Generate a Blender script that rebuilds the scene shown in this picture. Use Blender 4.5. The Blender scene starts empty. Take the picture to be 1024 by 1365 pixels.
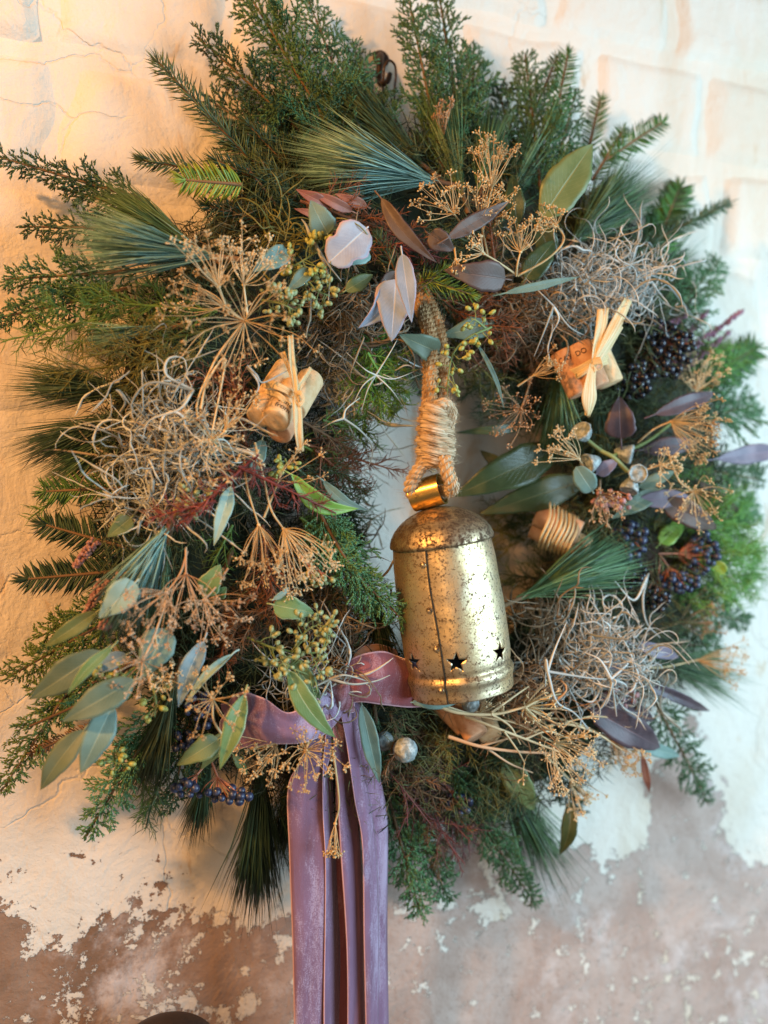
import bpy, bmesh, math, random
import numpy as np
from mathutils import Vector, Matrix
R = np.random.RandomState(7)
rnd = random.Random(11)
rad = math.radians
sc = bpy.context.scene
col = sc.collection

# ------------------------------------------------------------------ camera
YAW = rad(20)
FPX = 1136.0                                   # focal length in photo pixels (1024 x 1365)
F = np.array([math.sin(YAW), math.cos(YAW), 0.0])
RT = np.array([math.cos(YAW), -math.sin(YAW), 0.0])
UP = np.array([0.0, 0.0, 1.0])
CAM = np.array([0.0, -0.10, 0.0]) - 0.795 * F
cd = bpy.data.cameras.new('camera')
cam = bpy.data.objects.new('camera', cd); col.objects.link(cam)
cam.location = CAM
cam.rotation_euler = (rad(90), 0, -YAW)
cd.sensor_fit = 'VERTICAL'; cd.sensor_height = 36; cd.sensor_width = 27
cd.lens = FPX / 1365 * 36
cd.clip_start = 0.02; cd.clip_end = 50
cd.dof.use_dof = True; cd.dof.focus_distance = 0.755; cd.dof.aperture_fstop = 2.1
sc.camera = cam

# ------------------------------------------------------------------ world and lamps
w = bpy.data.worlds.new('World'); sc.world = w; w.use_nodes = True
w.node_tree.nodes['Background'].inputs[0].default_value = (0.72, 0.67, 0.61, 1)
w.node_tree.nodes['Background'].inputs[1].default_value = 0.17
def area(name, loc, target, sx, sy, power, color):
    l = bpy.data.lights.new(name, 'AREA'); l.shape = 'RECTANGLE'; l.size = sx; l.size_y = sy
    l.energy = power; l.color = color
    o = bpy.data.objects.new(name, l); col.objects.link(o); o.location = loc
    o.rotation_euler = (Vector(target) - Vector(loc)).to_track_quat('-Z', 'Y').to_euler()
    return o
area('window_light', (1.30, -1.32, 0.05), (0.30, 0, -0.10), 1.3, 1.3, 60, (0.53, 0.80, 1.0))
def spot(name, loc, target, power, color, size, blend, radius):
    l = bpy.data.lights.new(name, 'SPOT'); l.energy = power; l.color = color; l.spot_size = size; l.spot_blend = blend; l.shadow_soft_size = radius
    o = bpy.data.objects.new(name, l); col.objects.link(o); o.location = loc
    o.rotation_euler = (Vector(target) - Vector(loc)).to_track_quat('-Z', 'Y').to_euler()
spot('warm_lamp', (-1.60, -0.98, 1.00), (-0.14, 0, 0.08), 210, (1.0, 0.46, 0.135), rad(56), .9, .06)
area('warm_fill', (-0.98, -1.42, 0.12), (0.0, -0.1, 0.0), 0.40, 1.1, 8.5, (1.0, 0.56, 0.23))  # added warm fill for the bell's orange reflection and the wall in the hole
sc.view_settings.view_transform = 'Standard'; sc.view_settings.look = 'None'
sc.view_settings.exposure = -0.02; sc.view_settings.gamma = 1.0
sc.cycles.max_bounces = 6; sc.cycles.diffuse_bounces = 3; sc.cycles.glossy_bounces = 3
sc.cycles.transparent_max_bounces = 4; sc.cycles.use_denoising = True

# ------------------------------------------------------------------ coordinates
def H(u, v):
    rho = math.hypot((u - 550) / 340.0, (v - 650) / 395.0)
    t = (rho - 1) / 0.62
    return 0.03 + 0.085 * math.sqrt(max(0.0, 1 - t * t))
def P(u, v, h=None, dh=0.0):
    """photo pixel -> world point at height h in front of the wall"""
    if h is None: h = H(u, v)
    h += dh
    d = F + RT * ((u - 512) / FPX) - UP * ((v - 682.5) / FPX)
    t = (-h - CAM[1]) / d[1]
    return CAM + d * t
PX = 0.0007
def nrm(a):
    a = np.asarray(a, float)
    return a / np.maximum(np.linalg.norm(a, axis=-1, keepdims=True), 1e-9)
def tocam(p): return nrm(CAM - np.asarray(p))

# ------------------------------------------------------------------ mesh builder
class G:
    def __init__(s):
        s.v = []; s.q = []; s.t = []; s.a = []; s.uv = []; s.n = 0
    def add(s, V, Q=None, T=None, var=0.5, uv=None):
        V = np.asarray(V, float).reshape(-1, 3)
        if Q is not None and len(Q): s.q.append(np.asarray(Q, int).reshape(-1, 4) + s.n)
        if T is not None and len(T): s.t.append(np.asarray(T, int).reshape(-1, 3) + s.n)
        s.a.append(np.broadcast_to(np.asarray(var, float), (len(V),)))
        s.uv.append(np.zeros((len(V), 2)) if uv is None else np.asarray(uv, float).reshape(-1, 2))
        s.v.append(V); s.n += len(V)
    def mesh(s, name, mat, origin=(0, 0, 0), smooth=True):
        V = np.concatenate(s.v) - np.asarray(origin)
        q = np.concatenate(s.q) if s.q else np.zeros((0, 4), int)
        t = np.concatenate(s.t) if s.t else np.zeros((0, 3), int)
        m = bpy.data.meshes.new(name)
        m.vertices.add(len(V)); m.vertices.foreach_set('co', V.astype('f').ravel())
        loops = np.concatenate([q.ravel(), t.ravel()])
        m.loops.add(len(loops)); m.loops.foreach_set('vertex_index', loops.astype('i'))
        m.polygons.add(len(q) + len(t))
        st = np.concatenate([np.arange(len(q)) * 4, len(q) * 4 + np.arange(len(t)) * 3])
        m.polygons.foreach_set('loop_start', st.astype('i'))
        m.polygons.foreach_set('use_smooth', np.full(len(st), smooth))
        at = m.attributes.new('var', 'FLOAT', 'POINT'); at.data.foreach_set('value', np.concatenate(s.a).astype('f'))
        UVs = np.concatenate(s.uv)
        ul = m.uv_layers.new(name='UVMap'); ul.data.foreach_set('uv', UVs[loops].astype('f').ravel())
        m.update(calc_edges=True)
        for mm in (mat if isinstance(mat, (list, tuple)) else [mat]): m.materials.append(mm)
        return m
    def build(s, name, mat, parent=None, smooth=True, origin=None, kind=None):
        org = np.array(parent['_o']) if parent is not None else (np.zeros(3) if origin is None else np.asarray(origin))
        o = bpy.data.objects.new(name, s.mesh(name, mat, org, smooth)); col.objects.link(o)
        if parent is not None: o.parent = parent; o['_o'] = list(map(float, org))
        else: o.location = org; o['_o'] = list(map(float, org))
        if kind: o['kind'] = kind
        return o
def tag(o, label=None, cat=None, group=None, kind=None):
    if label: o['label'] = label
    if cat: o['category'] = cat
    if group: o['group'] = group
    if kind: o['kind'] = kind
    return o
def thing(name, loc, label, cat, group=None):
    o = bpy.data.objects.new(name, None); col.objects.link(o); o.location = loc; o['_o'] = list(map(float, loc))
    o.empty_display_size = 0.01
    return tag(o, label, cat, group)
def needles(g, B, D, L, W, bend=None, var=None, flat=0.45, ref=None):
    """tapering curved needles with a triangular section, N at once"""
    B = np.asarray(B, float); N = len(B)
    if N == 0: return
    D = nrm(D); L = np.broadcast_to(L, (N,))[:, None]; W = np.broadcast_to(W, (N,))[:, None]
    if bend is None: bend = R.normal(0, .10, (N, 3))
    if var is None: var = R.rand(N)
    rf = R.normal(size=(N, 3)) if ref is None else np.broadcast_to(ref, (N, 3)) + R.normal(0, .15, (N, 3))
    X = nrm(np.cross(D, rf)); Y = np.cross(D, X)
    out = []
    for t, s in ((0, .7), (.55, 1.0)):
        c = B + D * L * t + bend * L * t * t
        for k in range(3):
            a = k * 2 * math.pi / 3 + math.pi / 2
            out.append(c + (X * math.cos(a) + Y * math.sin(a) * flat) * W * s * .5)
    out.append(B + D * L + bend * L)
    V = np.stack(out, 1)                                 # N,7,3
    i = np.arange(N)[:, None, None] * 7
    Q = np.array([[0, 1, 4, 3], [1, 2, 5, 4], [2, 0, 3, 5]])[None] + i
    T = np.array([[3, 4, 6], [4, 5, 6], [5, 3, 6]])[None] + i
    g.add(V, Q, T, np.repeat(var, 7))
def scales(g, B, D, L, W, var=None):
    B = np.asarray(B, float); N = len(B)
    if N == 0: return
    D = nrm(D); L = np.broadcast_to(L, (N,))[:, None]; W = np.broadcast_to(W, (N,))[:, None]
    if var is None: var = R.rand(N)
    X = nrm(np.cross(D, R.normal(size=(N, 3)))); Y = np.cross(D, X)
    m = B + D * L * .4
    V = np.stack([B, m + X * W * .5, m - X * W * .25 + Y * W * .43, m - X * W * .25 - Y * W * .43, B + D * L], 1)
    T = np.array([[0, 2, 1], [0, 3, 2], [0, 1, 3], [4, 1, 2], [4, 2, 3], [4, 3, 1]])[None] + np.arange(N)[:, None, None] * 5
    g.add(V, None, T, np.repeat(var, 5))
def tubes(g, Pt, Rd, s=4, var=None, caps=False):
    Pt = np.asarray(Pt, float)
    if Pt.ndim == 2: Pt = Pt[None]
    N, K, _ = Pt.shape
    Rd = np.broadcast_to(np.asarray(Rd, float), (N, K))
    if var is None: var = R.rand(N)
    var = np.broadcast_to(var, (N,))
    Tn = nrm(np.gradient(Pt, axis=1))
    X = nrm(np.cross(Tn[:, 0], R.normal(size=(N, 3))))
    V = np.zeros((N, K, s, 3))
    for k in range(K):
        X = nrm(X - Tn[:, k] * np.sum(X * Tn[:, k], 1, keepdims=True)); Y = np.cross(Tn[:, k], X)
        for j in range(s):
            a = 2 * math.pi * j / s
            V[:, k, j] = Pt[:, k] + (X * math.cos(a) + Y * math.sin(a)) * Rd[:, k, None]
    idx = np.arange(N * K * s).reshape(N, K, s)
    a = idx[:, :-1, :]; b = idx[:, 1:, :]
    Q = np.stack([a, np.roll(a, -1, 2), np.roll(b, -1, 2), b], -1)
    Vf = V.reshape(-1, 3)
    T = None
    if caps:
        c0 = Pt[:, 0]; c1 = Pt[:, -1]; n0 = len(Vf)
        Vf = np.concatenate([Vf, c0, c1]); T = []
        for j in range(s):
            T.append(np.stack([np.arange(N) + n0, idx[:, 0, (j + 1) % s], idx[:, 0, j]], 1))
            T.append(np.stack([np.arange(N) + n0 + N, idx[:, -1, j], idx[:, -1, (j + 1) % s]], 1))
        T = np.concatenate(T); vv = np.concatenate([np.repeat(var, K * s), var, var])
    else: vv = np.repeat(var, K * s)
    g.add(Vf, Q, T, vv)
def curve(pts, n=12):
    """smooth path through points (Catmull-Rom), n samples"""
    p = np.asarray(pts, float)
    if len(p) == 2:
        t = np.linspace(0, 1, n)[:, None]; return p[0] * (1 - t) + p[1] * t
    e = np.concatenate([[2 * p[0] - p[1]], p, [2 * p[-1] - p[-2]]])
    out = []
    for s_ in np.linspace(0, len(p) - 1, n):
        i = min(int(s_), len(p) - 2); t = s_ - i
        a, b, c, d = e[i:i + 4]
        out.append(.5 * ((2 * b) + (c - a) * t + (2 * a - 5 * b + 4 * c - d) * t * t + (3 * b - a - 3 * c + d) * t ** 3))
    return np.array(out)
def resample(p, n):
    p = np.asarray(p); l = np.r_[0, np.cumsum(np.linalg.norm(np.diff(p, axis=0), axis=1))]
    t = np.linspace(0, l[-1], n)
    return np.stack([np.interp(t, l, p[:, k]) for k in range(3)], 1)

# ------------------------------------------------------------------ materials
def nt(name):
    m = bpy.data.materials.new(name); m.use_nodes = True
    return m, m.node_tree, m.node_tree.nodes, m.node_tree.links, m.node_tree.nodes['Principled BSDF']
def mix(N, Lk, fac, a, b, mode='MIX'):
    x = N.new('ShaderNodeMix'); x.data_type = 'RGBA'; x.blend_type = mode
    for i, v_ in ((0, fac), (6, a), (7, b)):
        if isinstance(v_, (int, float)): x.inputs[i].default_value = v_
        elif isinstance(v_, tuple): x.inputs[i].default_value = (*v_, 1)
        else: Lk.new(v_, x.inputs[i])
    return x.outputs[2]
def noise(N, Lk, scale, detail=4, rough=.55, vec=None, dist=0.0):
    n = N.new('ShaderNodeTexNoise'); n.inputs['Scale'].default_value = scale; n.inputs['Detail'].default_value = detail
    n.inputs['Roughness'].default_value = rough; n.inputs['Distortion'].default_value = dist
    if vec is not None: Lk.new(vec, n.inputs['Vector'])
    return n.outputs[0]
def ramp(N, Lk, fac, a, b):
    m = N.new('ShaderNodeMapRange'); m.interpolation_type = 'SMOOTHSTEP'
    m.inputs[1].default_value = a; m.inputs[2].default_value = b; Lk.new(fac, m.inputs[0]); return m.outputs[0]
def math_(N, Lk, op, a, b=0.0):
    m = N.new('ShaderNodeMath'); m.operation = op
    for i, v_ in ((0, a), (1, b)):
        if isinstance(v_, (int, float)): m.inputs[i].default_value = v_
        else: Lk.new(v_, m.inputs[i])
    return m.outputs[0]
def bump(N, Lk, B, h, strength=.3, dist=.001, prev=None):
    b = N.new('ShaderNodeBump'); b.inputs['Strength'].default_value = strength; b.inputs['Distance'].default_value = dist
    Lk.new(h, b.inputs['Height'])
    if prev is not None: Lk.new(prev, b.inputs['Normal'])
    Lk.new(b.outputs[0], B.inputs['Normal']); return b.outputs[0]
def plant(name, c1, c2, rough=.5, spec=.4, c3=None, sc_=60, trans=0.0):
    """colour differs from needle to needle (attribute var) and in patches"""
    m, T, N, L, B = nt(name)
    at = N.new('ShaderNodeAttribute'); at.attribute_name = 'var'
    g = N.new('ShaderNodeNewGeometry')
    c = mix(N, L, at.outputs['Fac'], c1, c2)
    if c3: c = mix(N, L, ramp(N, L, noise(N, L, sc_, 3, vec=g.outputs['Position']), .52, .7), c, c3)
    L.new(c, B.inputs['Base Color']); B.inputs['Roughness'].default_value = rough
    B.inputs['Specular IOR Level'].default_value = spec
    return m
def leafmat(name, c1, c2, vein, rough=.5, sheen=.0, edge=None, back=None, spots=None):
    m, T, N, L, B = nt(name)
    uv = N.new('ShaderNodeTexCoord'); sp = N.new('ShaderNodeSeparateXYZ'); L.new(uv.outputs['UV'], sp.inputs[0])
    g = N.new('ShaderNodeNewGeometry')
    n1 = noise(N, L, 45, 5, .6, g.outputs['Position'])
    c = mix(N, L, ramp(N, L, n1, .35, .65), c1, c2)
    d = math_(N, L, 'ABSOLUTE', math_(N, L, 'SUBTRACT', sp.outputs[0], .5))
    # side veins run forward from the midrib
    sv = math_(N, L, 'FRACT', math_(N, L, 'MULTIPLY', math_(N, L, 'SUBTRACT', sp.outputs[1], math_(N, L, 'MULTIPLY', d, .55)), 15.0))
    svm = math_(N, L, 'SUBTRACT', 1.0, ramp(N, L, math_(N, L, 'ABSOLUTE', math_(N, L, 'SUBTRACT', sv, .5)), .0, .09))
    c = mix(N, L, math_(N, L, 'MULTIPLY', svm, .22), c, vein)
    mid = math_(N, L, 'SUBTRACT', 1.0, ramp(N, L, d, .012, .032))
    c = mix(N, L, math_(N, L, 'MULTIPLY', mid, .75), c, vein)
    if edge: c = mix(N, L, math_(N, L, 'MULTIPLY', ramp(N, L, d, .445, .485), .8), c, edge)
    if spots: c = mix(N, L, ramp(N, L, noise(N, L, 160, 4, .6, g.outputs['Position']), .62, .72), c, spots)
    L.new(c, B.inputs['Base Color']); B.inputs['Roughness'].default_value = rough
    B.inputs['Specular IOR Level'].default_value = .4
    h = math_(N, L, 'ADD', math_(N, L, 'MULTIPLY', mid, -1.0), math_(N, L, 'MULTIPLY', noise(N, L, 300, 3, .6, g.outputs['Position']), .35))
    h = math_(N, L, 'ADD', h, math_(N, L, 'MULTIPLY', svm, -.25))
    bump(N, L, B, h, .5, .0006)
    if sheen: B.inputs['Sheen Weight'].default_value = sheen; B.inputs['Sheen Roughness'].default_value = .5
    return m
M = {}
M['pine'] = plant('pine_green', (.028, .080, .034), (.15, .26, .11), .36, .5)
M['pineblue'] = plant('pine_blue_green', (.030, .10, .085), (.25, .46, .40), .36, .5)
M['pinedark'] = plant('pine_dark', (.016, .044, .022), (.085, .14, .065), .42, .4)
M['pineolive'] = plant('pine_olive', (.05, .075, .035), (.12, .16, .08), .42, .4)
M['cyp'] = plant('cypress_green', (.030, .095, .035), (.11, .22, .085), .5, .35, (.075, .13, .035))
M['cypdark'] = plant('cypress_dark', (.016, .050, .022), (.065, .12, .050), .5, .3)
M['cyplight'] = plant('cypress_light', (.070, .19, .080), (.15, .30, .13), .5, .35, (.10, .20, .04))
M['cypolive'] = plant('cypress_olive', (.06, .11, .022), (.16, .23, .06), .5, .3)
M['fir'] = plant('fir_green', (.045, .12, .022), (.10, .22, .045), .34, .5)
M['firyel'] = plant('fir_yellow_green', (.15, .24, .025), (.28, .38, .06), .36, .5)
M['spruce'] = plant('spruce_green', (.028, .062, .028), (.11, .17, .075), .42, .4)
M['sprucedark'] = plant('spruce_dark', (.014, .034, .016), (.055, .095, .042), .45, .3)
M['aspar'] = plant('needle_sprig_green', (.065, .135, .022), (.16, .26, .055), .5, .3)
M['asparbright'] = plant('needle_sprig_bright', (.10, .26, .04), (.20, .40, .09), .5, .3)
M['asparolive'] = plant('needle_sprig_olive', (.12, .12, .025), (.22, .20, .06), .5, .3)
M['red'] = plant('red_dyed', (.15, .030, .024), (.31, .085, .065), .5, .3)
M['rust'] = plant('rust_brown', (.16, .055, .025), (.30, .13, .07), .6, .25)
M['brown'] = plant('dry_brown', (.11, .058, .030), (.27, .16, .085), .65, .2)
M['plumtwig'] = plant('plum_twig', (.09, .03, .03), (.18, .07, .07), .55, .3)
M['moss'] = plant('grey_moss', (.25, .26, .22), (.60, .62, .54), .75, .15, (.26, .20, .13), 26)
M['mosscold'] = plant('silver_moss', (.26, .28, .26), (.66, .68, .64), .75, .15)
M['mossbrown'] = plant('brown_moss', (.11, .08, .05), (.36, .29, .20), .75, .15)
M['mosswhite'] = plant('pale_air_plant', (.52, .52, .44), (.80, .78, .68), .65, .2, (.40, .44, .28), 30)
M['straw'] = plant('dry_straw', (.46, .31, .14), (.70, .52, .28), .6, .25, (.38, .23, .10), 25)
M['strawpale'] = plant('pale_straw', (.58, .44, .24), (.76, .62, .38), .6, .25, (.42, .29, .14), 25)
M['strawdark'] = plant('brown_straw', (.30, .16, .08), (.50, .31, .17), .6, .25)
M['strawpink'] = plant('rose_straw', (.42, .27, .15), (.62, .46, .30), .6, .25, (.36, .20, .12), 30)
M['stem'] = plant('woody_stem', (.10, .055, .03), (.20, .12, .06), .7, .2)
M['stemred'] = plant('red_stem', (.34, .12, .07), (.46, .20, .12), .55, .3)
M['stemgreen'] = plant('green_stem', (.16, .22, .07), (.26, .30, .12), .55, .3)
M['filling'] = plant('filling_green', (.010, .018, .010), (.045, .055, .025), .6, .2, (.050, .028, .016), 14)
M['seedgreen'] = plant('green_seed', (.24, .30, .09), (.42, .44, .18), .42, .4)
M['seedyel'] = plant('yellow_green_seed', (.30, .33, .06), (.46, .44, .12), .42, .4)
M['pink'] = plant('pink_bud', (.24, .10, .09), (.42, .24, .21), .6, .2)
M['pinkpale'] = plant('dusty_pink_bud', (.42, .22, .26), (.58, .36, .38), .6, .2)
M['heather'] = plant('purple_heather', (.20, .09, .14), (.38, .20, .27), .6, .2)
M['teal'] = leafmat('leaf_teal', (.115, .205, .175), (.16, .26, .22), (.28, .38, .30), .48, .2)
M['tealpale'] = leafmat('leaf_pale_teal', (.21, .35, .31), (.28, .42, .37), (.42, .52, .43), .45, .2)
M['greygreen'] = leafmat('leaf_grey_green', (.085, .135, .09), (.12, .175, .12), (.22, .27, .17), .46, .1)
M['bluegrey'] = leafmat('leaf_blue_grey', (.14, .22, .25), (.22, .31, .33), (.34, .42, .42), .45, .2)
M['olive'] = leafmat('leaf_olive', (.10, .14, .045), (.15, .19, .07), (.26, .28, .12), .42)
M['green'] = leafmat('leaf_green', (.10, .19, .06), (.15, .24, .09), (.34, .42, .22), .42, 0, (.42, .48, .28))
M['bright'] = leafmat('leaf_bright_green', (.17, .33, .045), (.23, .40, .07), (.36, .50, .16), .38)
M['lilac'] = leafmat('leaf_lilac', (.20, .27, .37), (.29, .35, .44), (.46, .50, .56), .5, .3, (.50, .34, .40))
M['lilacwhite'] = leafmat('leaf_pink_white', (.29, .30, .35), (.38, .40, .45), (.54, .56, .56), .5, .3, (.56, .34, .38))
M['burg'] = leafmat('leaf_burgundy', (.080, .050, .038), (.12, .085, .065), (.15, .10, .08), .45, 0, (.06, .025, .03))
M['plum'] = leafmat('leaf_plum', (.050, .034, .042), (.085, .060, .070), (.13, .08, .09), .40)
M['plumlilac'] = leafmat('leaf_plum_lilac', (.12, .10, .14), (.19, .155, .20), (.24, .18, .24), .42, .2)
M['redbrown'] = leafmat('leaf_red_brown', (.24, .075, .05), (.34, .14, .09), (.42, .20, .13), .5)
M['magn'] = leafmat('leaf_magnolia', (.040, .062, .022), (.065, .090, .035), (.13, .14, .06), .28)
M['magnlight'] = leafmat('leaf_magnolia_back', (.11, .155, .055), (.15, .195, .075), (.22, .25, .11), .4)
M['yellowleaf'] = leafmat('leaf_yellowing', (.30, .34, .03), (.42, .38, .04), (.44, .44, .12), .4)

# ------------------------------------------------------------------ generators
def side_frame(A, B, jit=.25):
    d = nrm(B - A); n = tocam((A + B) / 2) + R.normal(0, jit, 3); n = nrm(n - d * n.dot(d))
    return d, n, np.cross(d, n)
def ab(a, b):
    A = P(*a); B = P(*b); return A, B
def spine(A, B, sag=.0, n=24, side=0.0):
    L = np.linalg.norm(B - A); d, nn, s = side_frame(A, B, .05)
    mid = (A + B) / 2 + nn * L * sag + s * L * side
    return curve([A, mid, B], n)
def pine(label, a, b, spread=14, n=380, mat='pine', width=.0011, shoot=.3, group='pine bunches', droop=.05, reach=1.0):
    A, B = ab(a, b); d = nrm(B - A); L = np.linalg.norm(B - A) * reach
    t = thing('pine_bunch', A, label, 'pine bunch', group)
    gs = G(); end = A + d * L * shoot
    tubes(gs, curve([A - d * .02, A, end], 6), np.linspace(.0028, .0015, 6), 6); gs.build('stem', M['stem'], t)
    g = G(); nf = n // 4
    u = R.rand(nf) ** .8
    base = A + d * L * shoot * u[:, None] + R.normal(0, .0012, (nf, 3))
    ang = np.tan(np.radians(spread)) * np.sqrt(R.rand(nf)) * (1.25 - .5 * u); ph = R.rand(nf) * 6.283
    _, nn, s = side_frame(A, B, .1)
    D = nrm(d + (s * np.cos(ph)[:, None] + nn * .75 * np.sin(ph)[:, None]) * ang[:, None])
    k = 4
    base = np.repeat(base, k, 0); D2 = nrm(np.repeat(D, k, 0) + R.normal(0, .075, (nf * k, 3)))
    ln = L * (1 - shoot * np.repeat(u, k)) * R.uniform(.62, 1.14, nf * k)
    bend = -(D2 - d) * .12 + R.normal(0, .065, (nf * k, 3)) + np.array([0, 0, -droop])
    var = np.clip(np.repeat(R.rand(nf), k) + R.normal(0, .15, nf * k), 0, 1)
    needles(g, base, D2, ln, width * 1.25 * R.uniform(.8, 1.15, nf * k), bend, var)
    g.build('needles', M[mat], t, kind='stuff')
    return t
def cypress(label, a, b, wid=.42, mat='cyp', dens=1.0, group='cypress sprays', sag=.06, side=0.0, name='cypress_spray'):
    A, B = ab(a, b); L = np.linalg.norm(B - A); sp = spine(A, B, sag, 40, side)
    t = thing(name, A, label, 'cypress spray', group)
    gs = G(); tubes(gs, sp, np.linspace(.0021, .0006, 40), 5)
    g = G(); d0, nn, _ = side_frame(A, B, .2)
    twP = []; twD = []
    def walk(p, d, ln, step, lvl):
        n = max(3, int(ln / step)); pts = [p]; dd = d.copy(); w = R.normal(0, .05, 3)
        for _ in range(n):
            dd = nrm(dd + w * .5 + R.normal(0, .045, 3)); pts.append(pts[-1] + dd * step)
        pts = np.array(pts)
        s_ = max(1, int(.0019 / step))
        twP.append(pts[::1]); twD.append(np.gradient(pts, axis=0)[::1])
        return pts, nrm(np.gradient(pts, axis=0))
    nb = int(L / .0050 * dens)
    st = .0021
    for i in range(nb):
        u = .04 + .94 * i / nb; k = u * 39; k0 = int(k); p = sp[k0] + (sp[min(39, k0 + 1)] - sp[k0]) * (k - k0)
        d = nrm(sp[min(39, k0 + 1)] - sp[max(0, k0 - 1)]); s = nrm(np.cross(d, nn)) * (1 if i % 2 else -1)
        dd = nrm(d * 1.0 + s * R.uniform(.5, .85) + nn * R.normal(0, .18))
        ln = L * wid * (1 - u) ** .65 * R.uniform(.6, 1.05) + .006
        pts, tg = walk(p, dd, ln, st, 1)
        m = int(ln / .0050)
        for j in range(m):
            q = int((j + .6) / (m + .3) * (len(pts) - 1)); ss = nrm(np.cross(tg[q], nn)) * (1 if j % 2 else -1)
            l2 = (ln * .42 * (1 - j / (m + 1)) + .004) * R.uniform(.6, 1.1)
            walk(pts[q], nrm(tg[q] + ss * .62 + nn * R.normal(0, .22)), l2, st, 2)
    walk(sp[-4], nrm(sp[-1] - sp[-4]), .014, st, 1)
    Pp = np.concatenate(twP); Dd = nrm(np.concatenate(twD)); n = len(Pp)
    Pp = np.concatenate([Pp, sp]); Dd = np.concatenate([Dd, nrm(np.gradient(sp, axis=0))]); n = len(Pp)
    for _ in range(2):
        X = nrm(np.cross(Dd, R.normal(size=(n, 3))))
        scales(g, Pp, Dd + X * .46, R.uniform(.0034, .0052, n), .0016)
    gs.build('stem', M['stem'], t)
    g.build('scale_leaves', M[mat], t, kind='stuff')
    return t
def fir(label, a, b, nl=.019, mat='fir', flat=True, w=.0016, group='fir sprigs', side=0.0, dens=1.0, ang=1.1, name='fir_sprig', cat='fir sprig', stem='stem'):
    A, B = ab(a, b); L = np.linalg.norm(B - A); sp = spine(A, B, .05, 30, side)
    t = thing(name, A, label, cat, group)
    gs = G(); tubes(gs, sp, np.linspace(.0018, .0009, 30), 6); gs.build('stem', M[stem], t)
    d0, nn, _ = side_frame(A, B, .15)
    n = int(L / (.0024 if flat else .00062) * dens); u = np.linspace(0, 1, n); k = u * 28.99; k0 = k.astype(int)
    p = sp[k0] + (sp[k0 + 1] - sp[k0]) * (k - k0)[:, None]; d = nrm(sp[k0 + 1] - sp[k0])
    g = G()
    if flat:
        for sgn in (-1, 1):
            s = nrm(np.cross(d, nn)) * sgn
            D = d * .55 + s * ang + nn * R.uniform(-.05, .45, (n, 1)) + R.normal(0, .07, (n, 3))
            ln = nl * (1 - .55 * np.abs(u - .35) ** 1.5) * R.uniform(.82, 1.1, n)
            needles(g, p, D, ln, w * 1.35, d * .12 + R.normal(0, .05, (n, 3)), None, .3, nn)
    else:
        ph = np.arange(n) * 2.4 + R.rand(n); X = nrm(np.cross(d, nn)); Y = np.cross(d, X)
        D = d * .8 + (X * np.cos(ph)[:, None] + Y * np.sin(ph)[:, None]) * ang + R.normal(0, .12, (n, 3))
        needles(g, p, D, nl * 1.15 * R.uniform(.7, 1.1, n) * (1 - .35 * u ** 3), w * 1.35, d * .15 + R.normal(0, .06, (n, 3)), None, .6)
    m = 16
    needles(g, np.repeat(sp[-1:], m, 0), nrm(sp[-1] - sp[-3]) + R.normal(0, .33, (m, 3)), nl * .75, w)
    g.build('needles', M[mat], t, kind='stuff')
    return t
def prickly(label, a, b, wid=.35, mat='aspar', nl=.009, dens=1.0, group='needle sprigs', w=.00085, name='juniper_sprig', cat='juniper sprig', stem=None, side=0.0, sparse=1.0, flatz=.45):
    A, B = ab(a, b); L = np.linalg.norm(B - A); sp = spine(A, B, .05, 30, side)
    t = thing(name, A, label, cat, group)
    gs = G(); tubes(gs, sp, np.linspace(.0016, .0006, 30), 5)
    d0, nn, _ = side_frame(A, B, .2)
    br = [sp]
    nb = int(L / .009 * dens)
    bp = []
    for i in range(nb):
        u = .05 + .9 * i / nb; k = int(u * 28); d = nrm(sp[k + 1] - sp[k]); s = nrm(np.cross(d, nn)) * (1 if i % 2 else -1)
        ln = L * wid * (1 - u) ** .5 * R.uniform(.55, 1.1) + .006
        dd = nrm(d + s * R.uniform(.4, 1.0) + nn * R.normal(0, flatz))
        e = sp[k] + dd * ln + R.normal(0, .1, 3) * ln
        c = curve([sp[k], (sp[k] + e) / 2 + R.normal(0, .09, 3) * ln, e], 12); bp.append(c); br.append(c)
        if ln > .03:
            for q in (4, 7):
                dd2 = nrm(dd + R.normal(0, .6, 3)); c2 = curve([c[q], c[q] + dd2 * ln * .22, c[q] + dd2 * ln * .45 + R.normal(0, .05, 3) * ln], 12)
                bp.append(c2); br.append(c2)
    if bp: tubes(gs, np.array(bp), np.linspace(.0007, .0004, 12)[None], 4)
    gs.build('stem', M[stem or mat], t)
    g = G()
    for c in br:
        ln = np.linalg.norm(np.diff(c, axis=0), axis=1).sum(); n = max(8, int(ln / .00165 / sparse))
        c = resample(c, n); d = nrm(np.gradient(c, axis=0))
        X = nrm(np.cross(d, R.normal(size=(n, 3))))
        needles(g, c, d * .65 + X, nl * 1.15 * R.uniform(.6, 1.15, n), w, d * .2 + R.normal(0, .1, (n, 3)), None, .8)
    g.build('needles', M[mat], t, kind='stuff')
    return t
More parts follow.
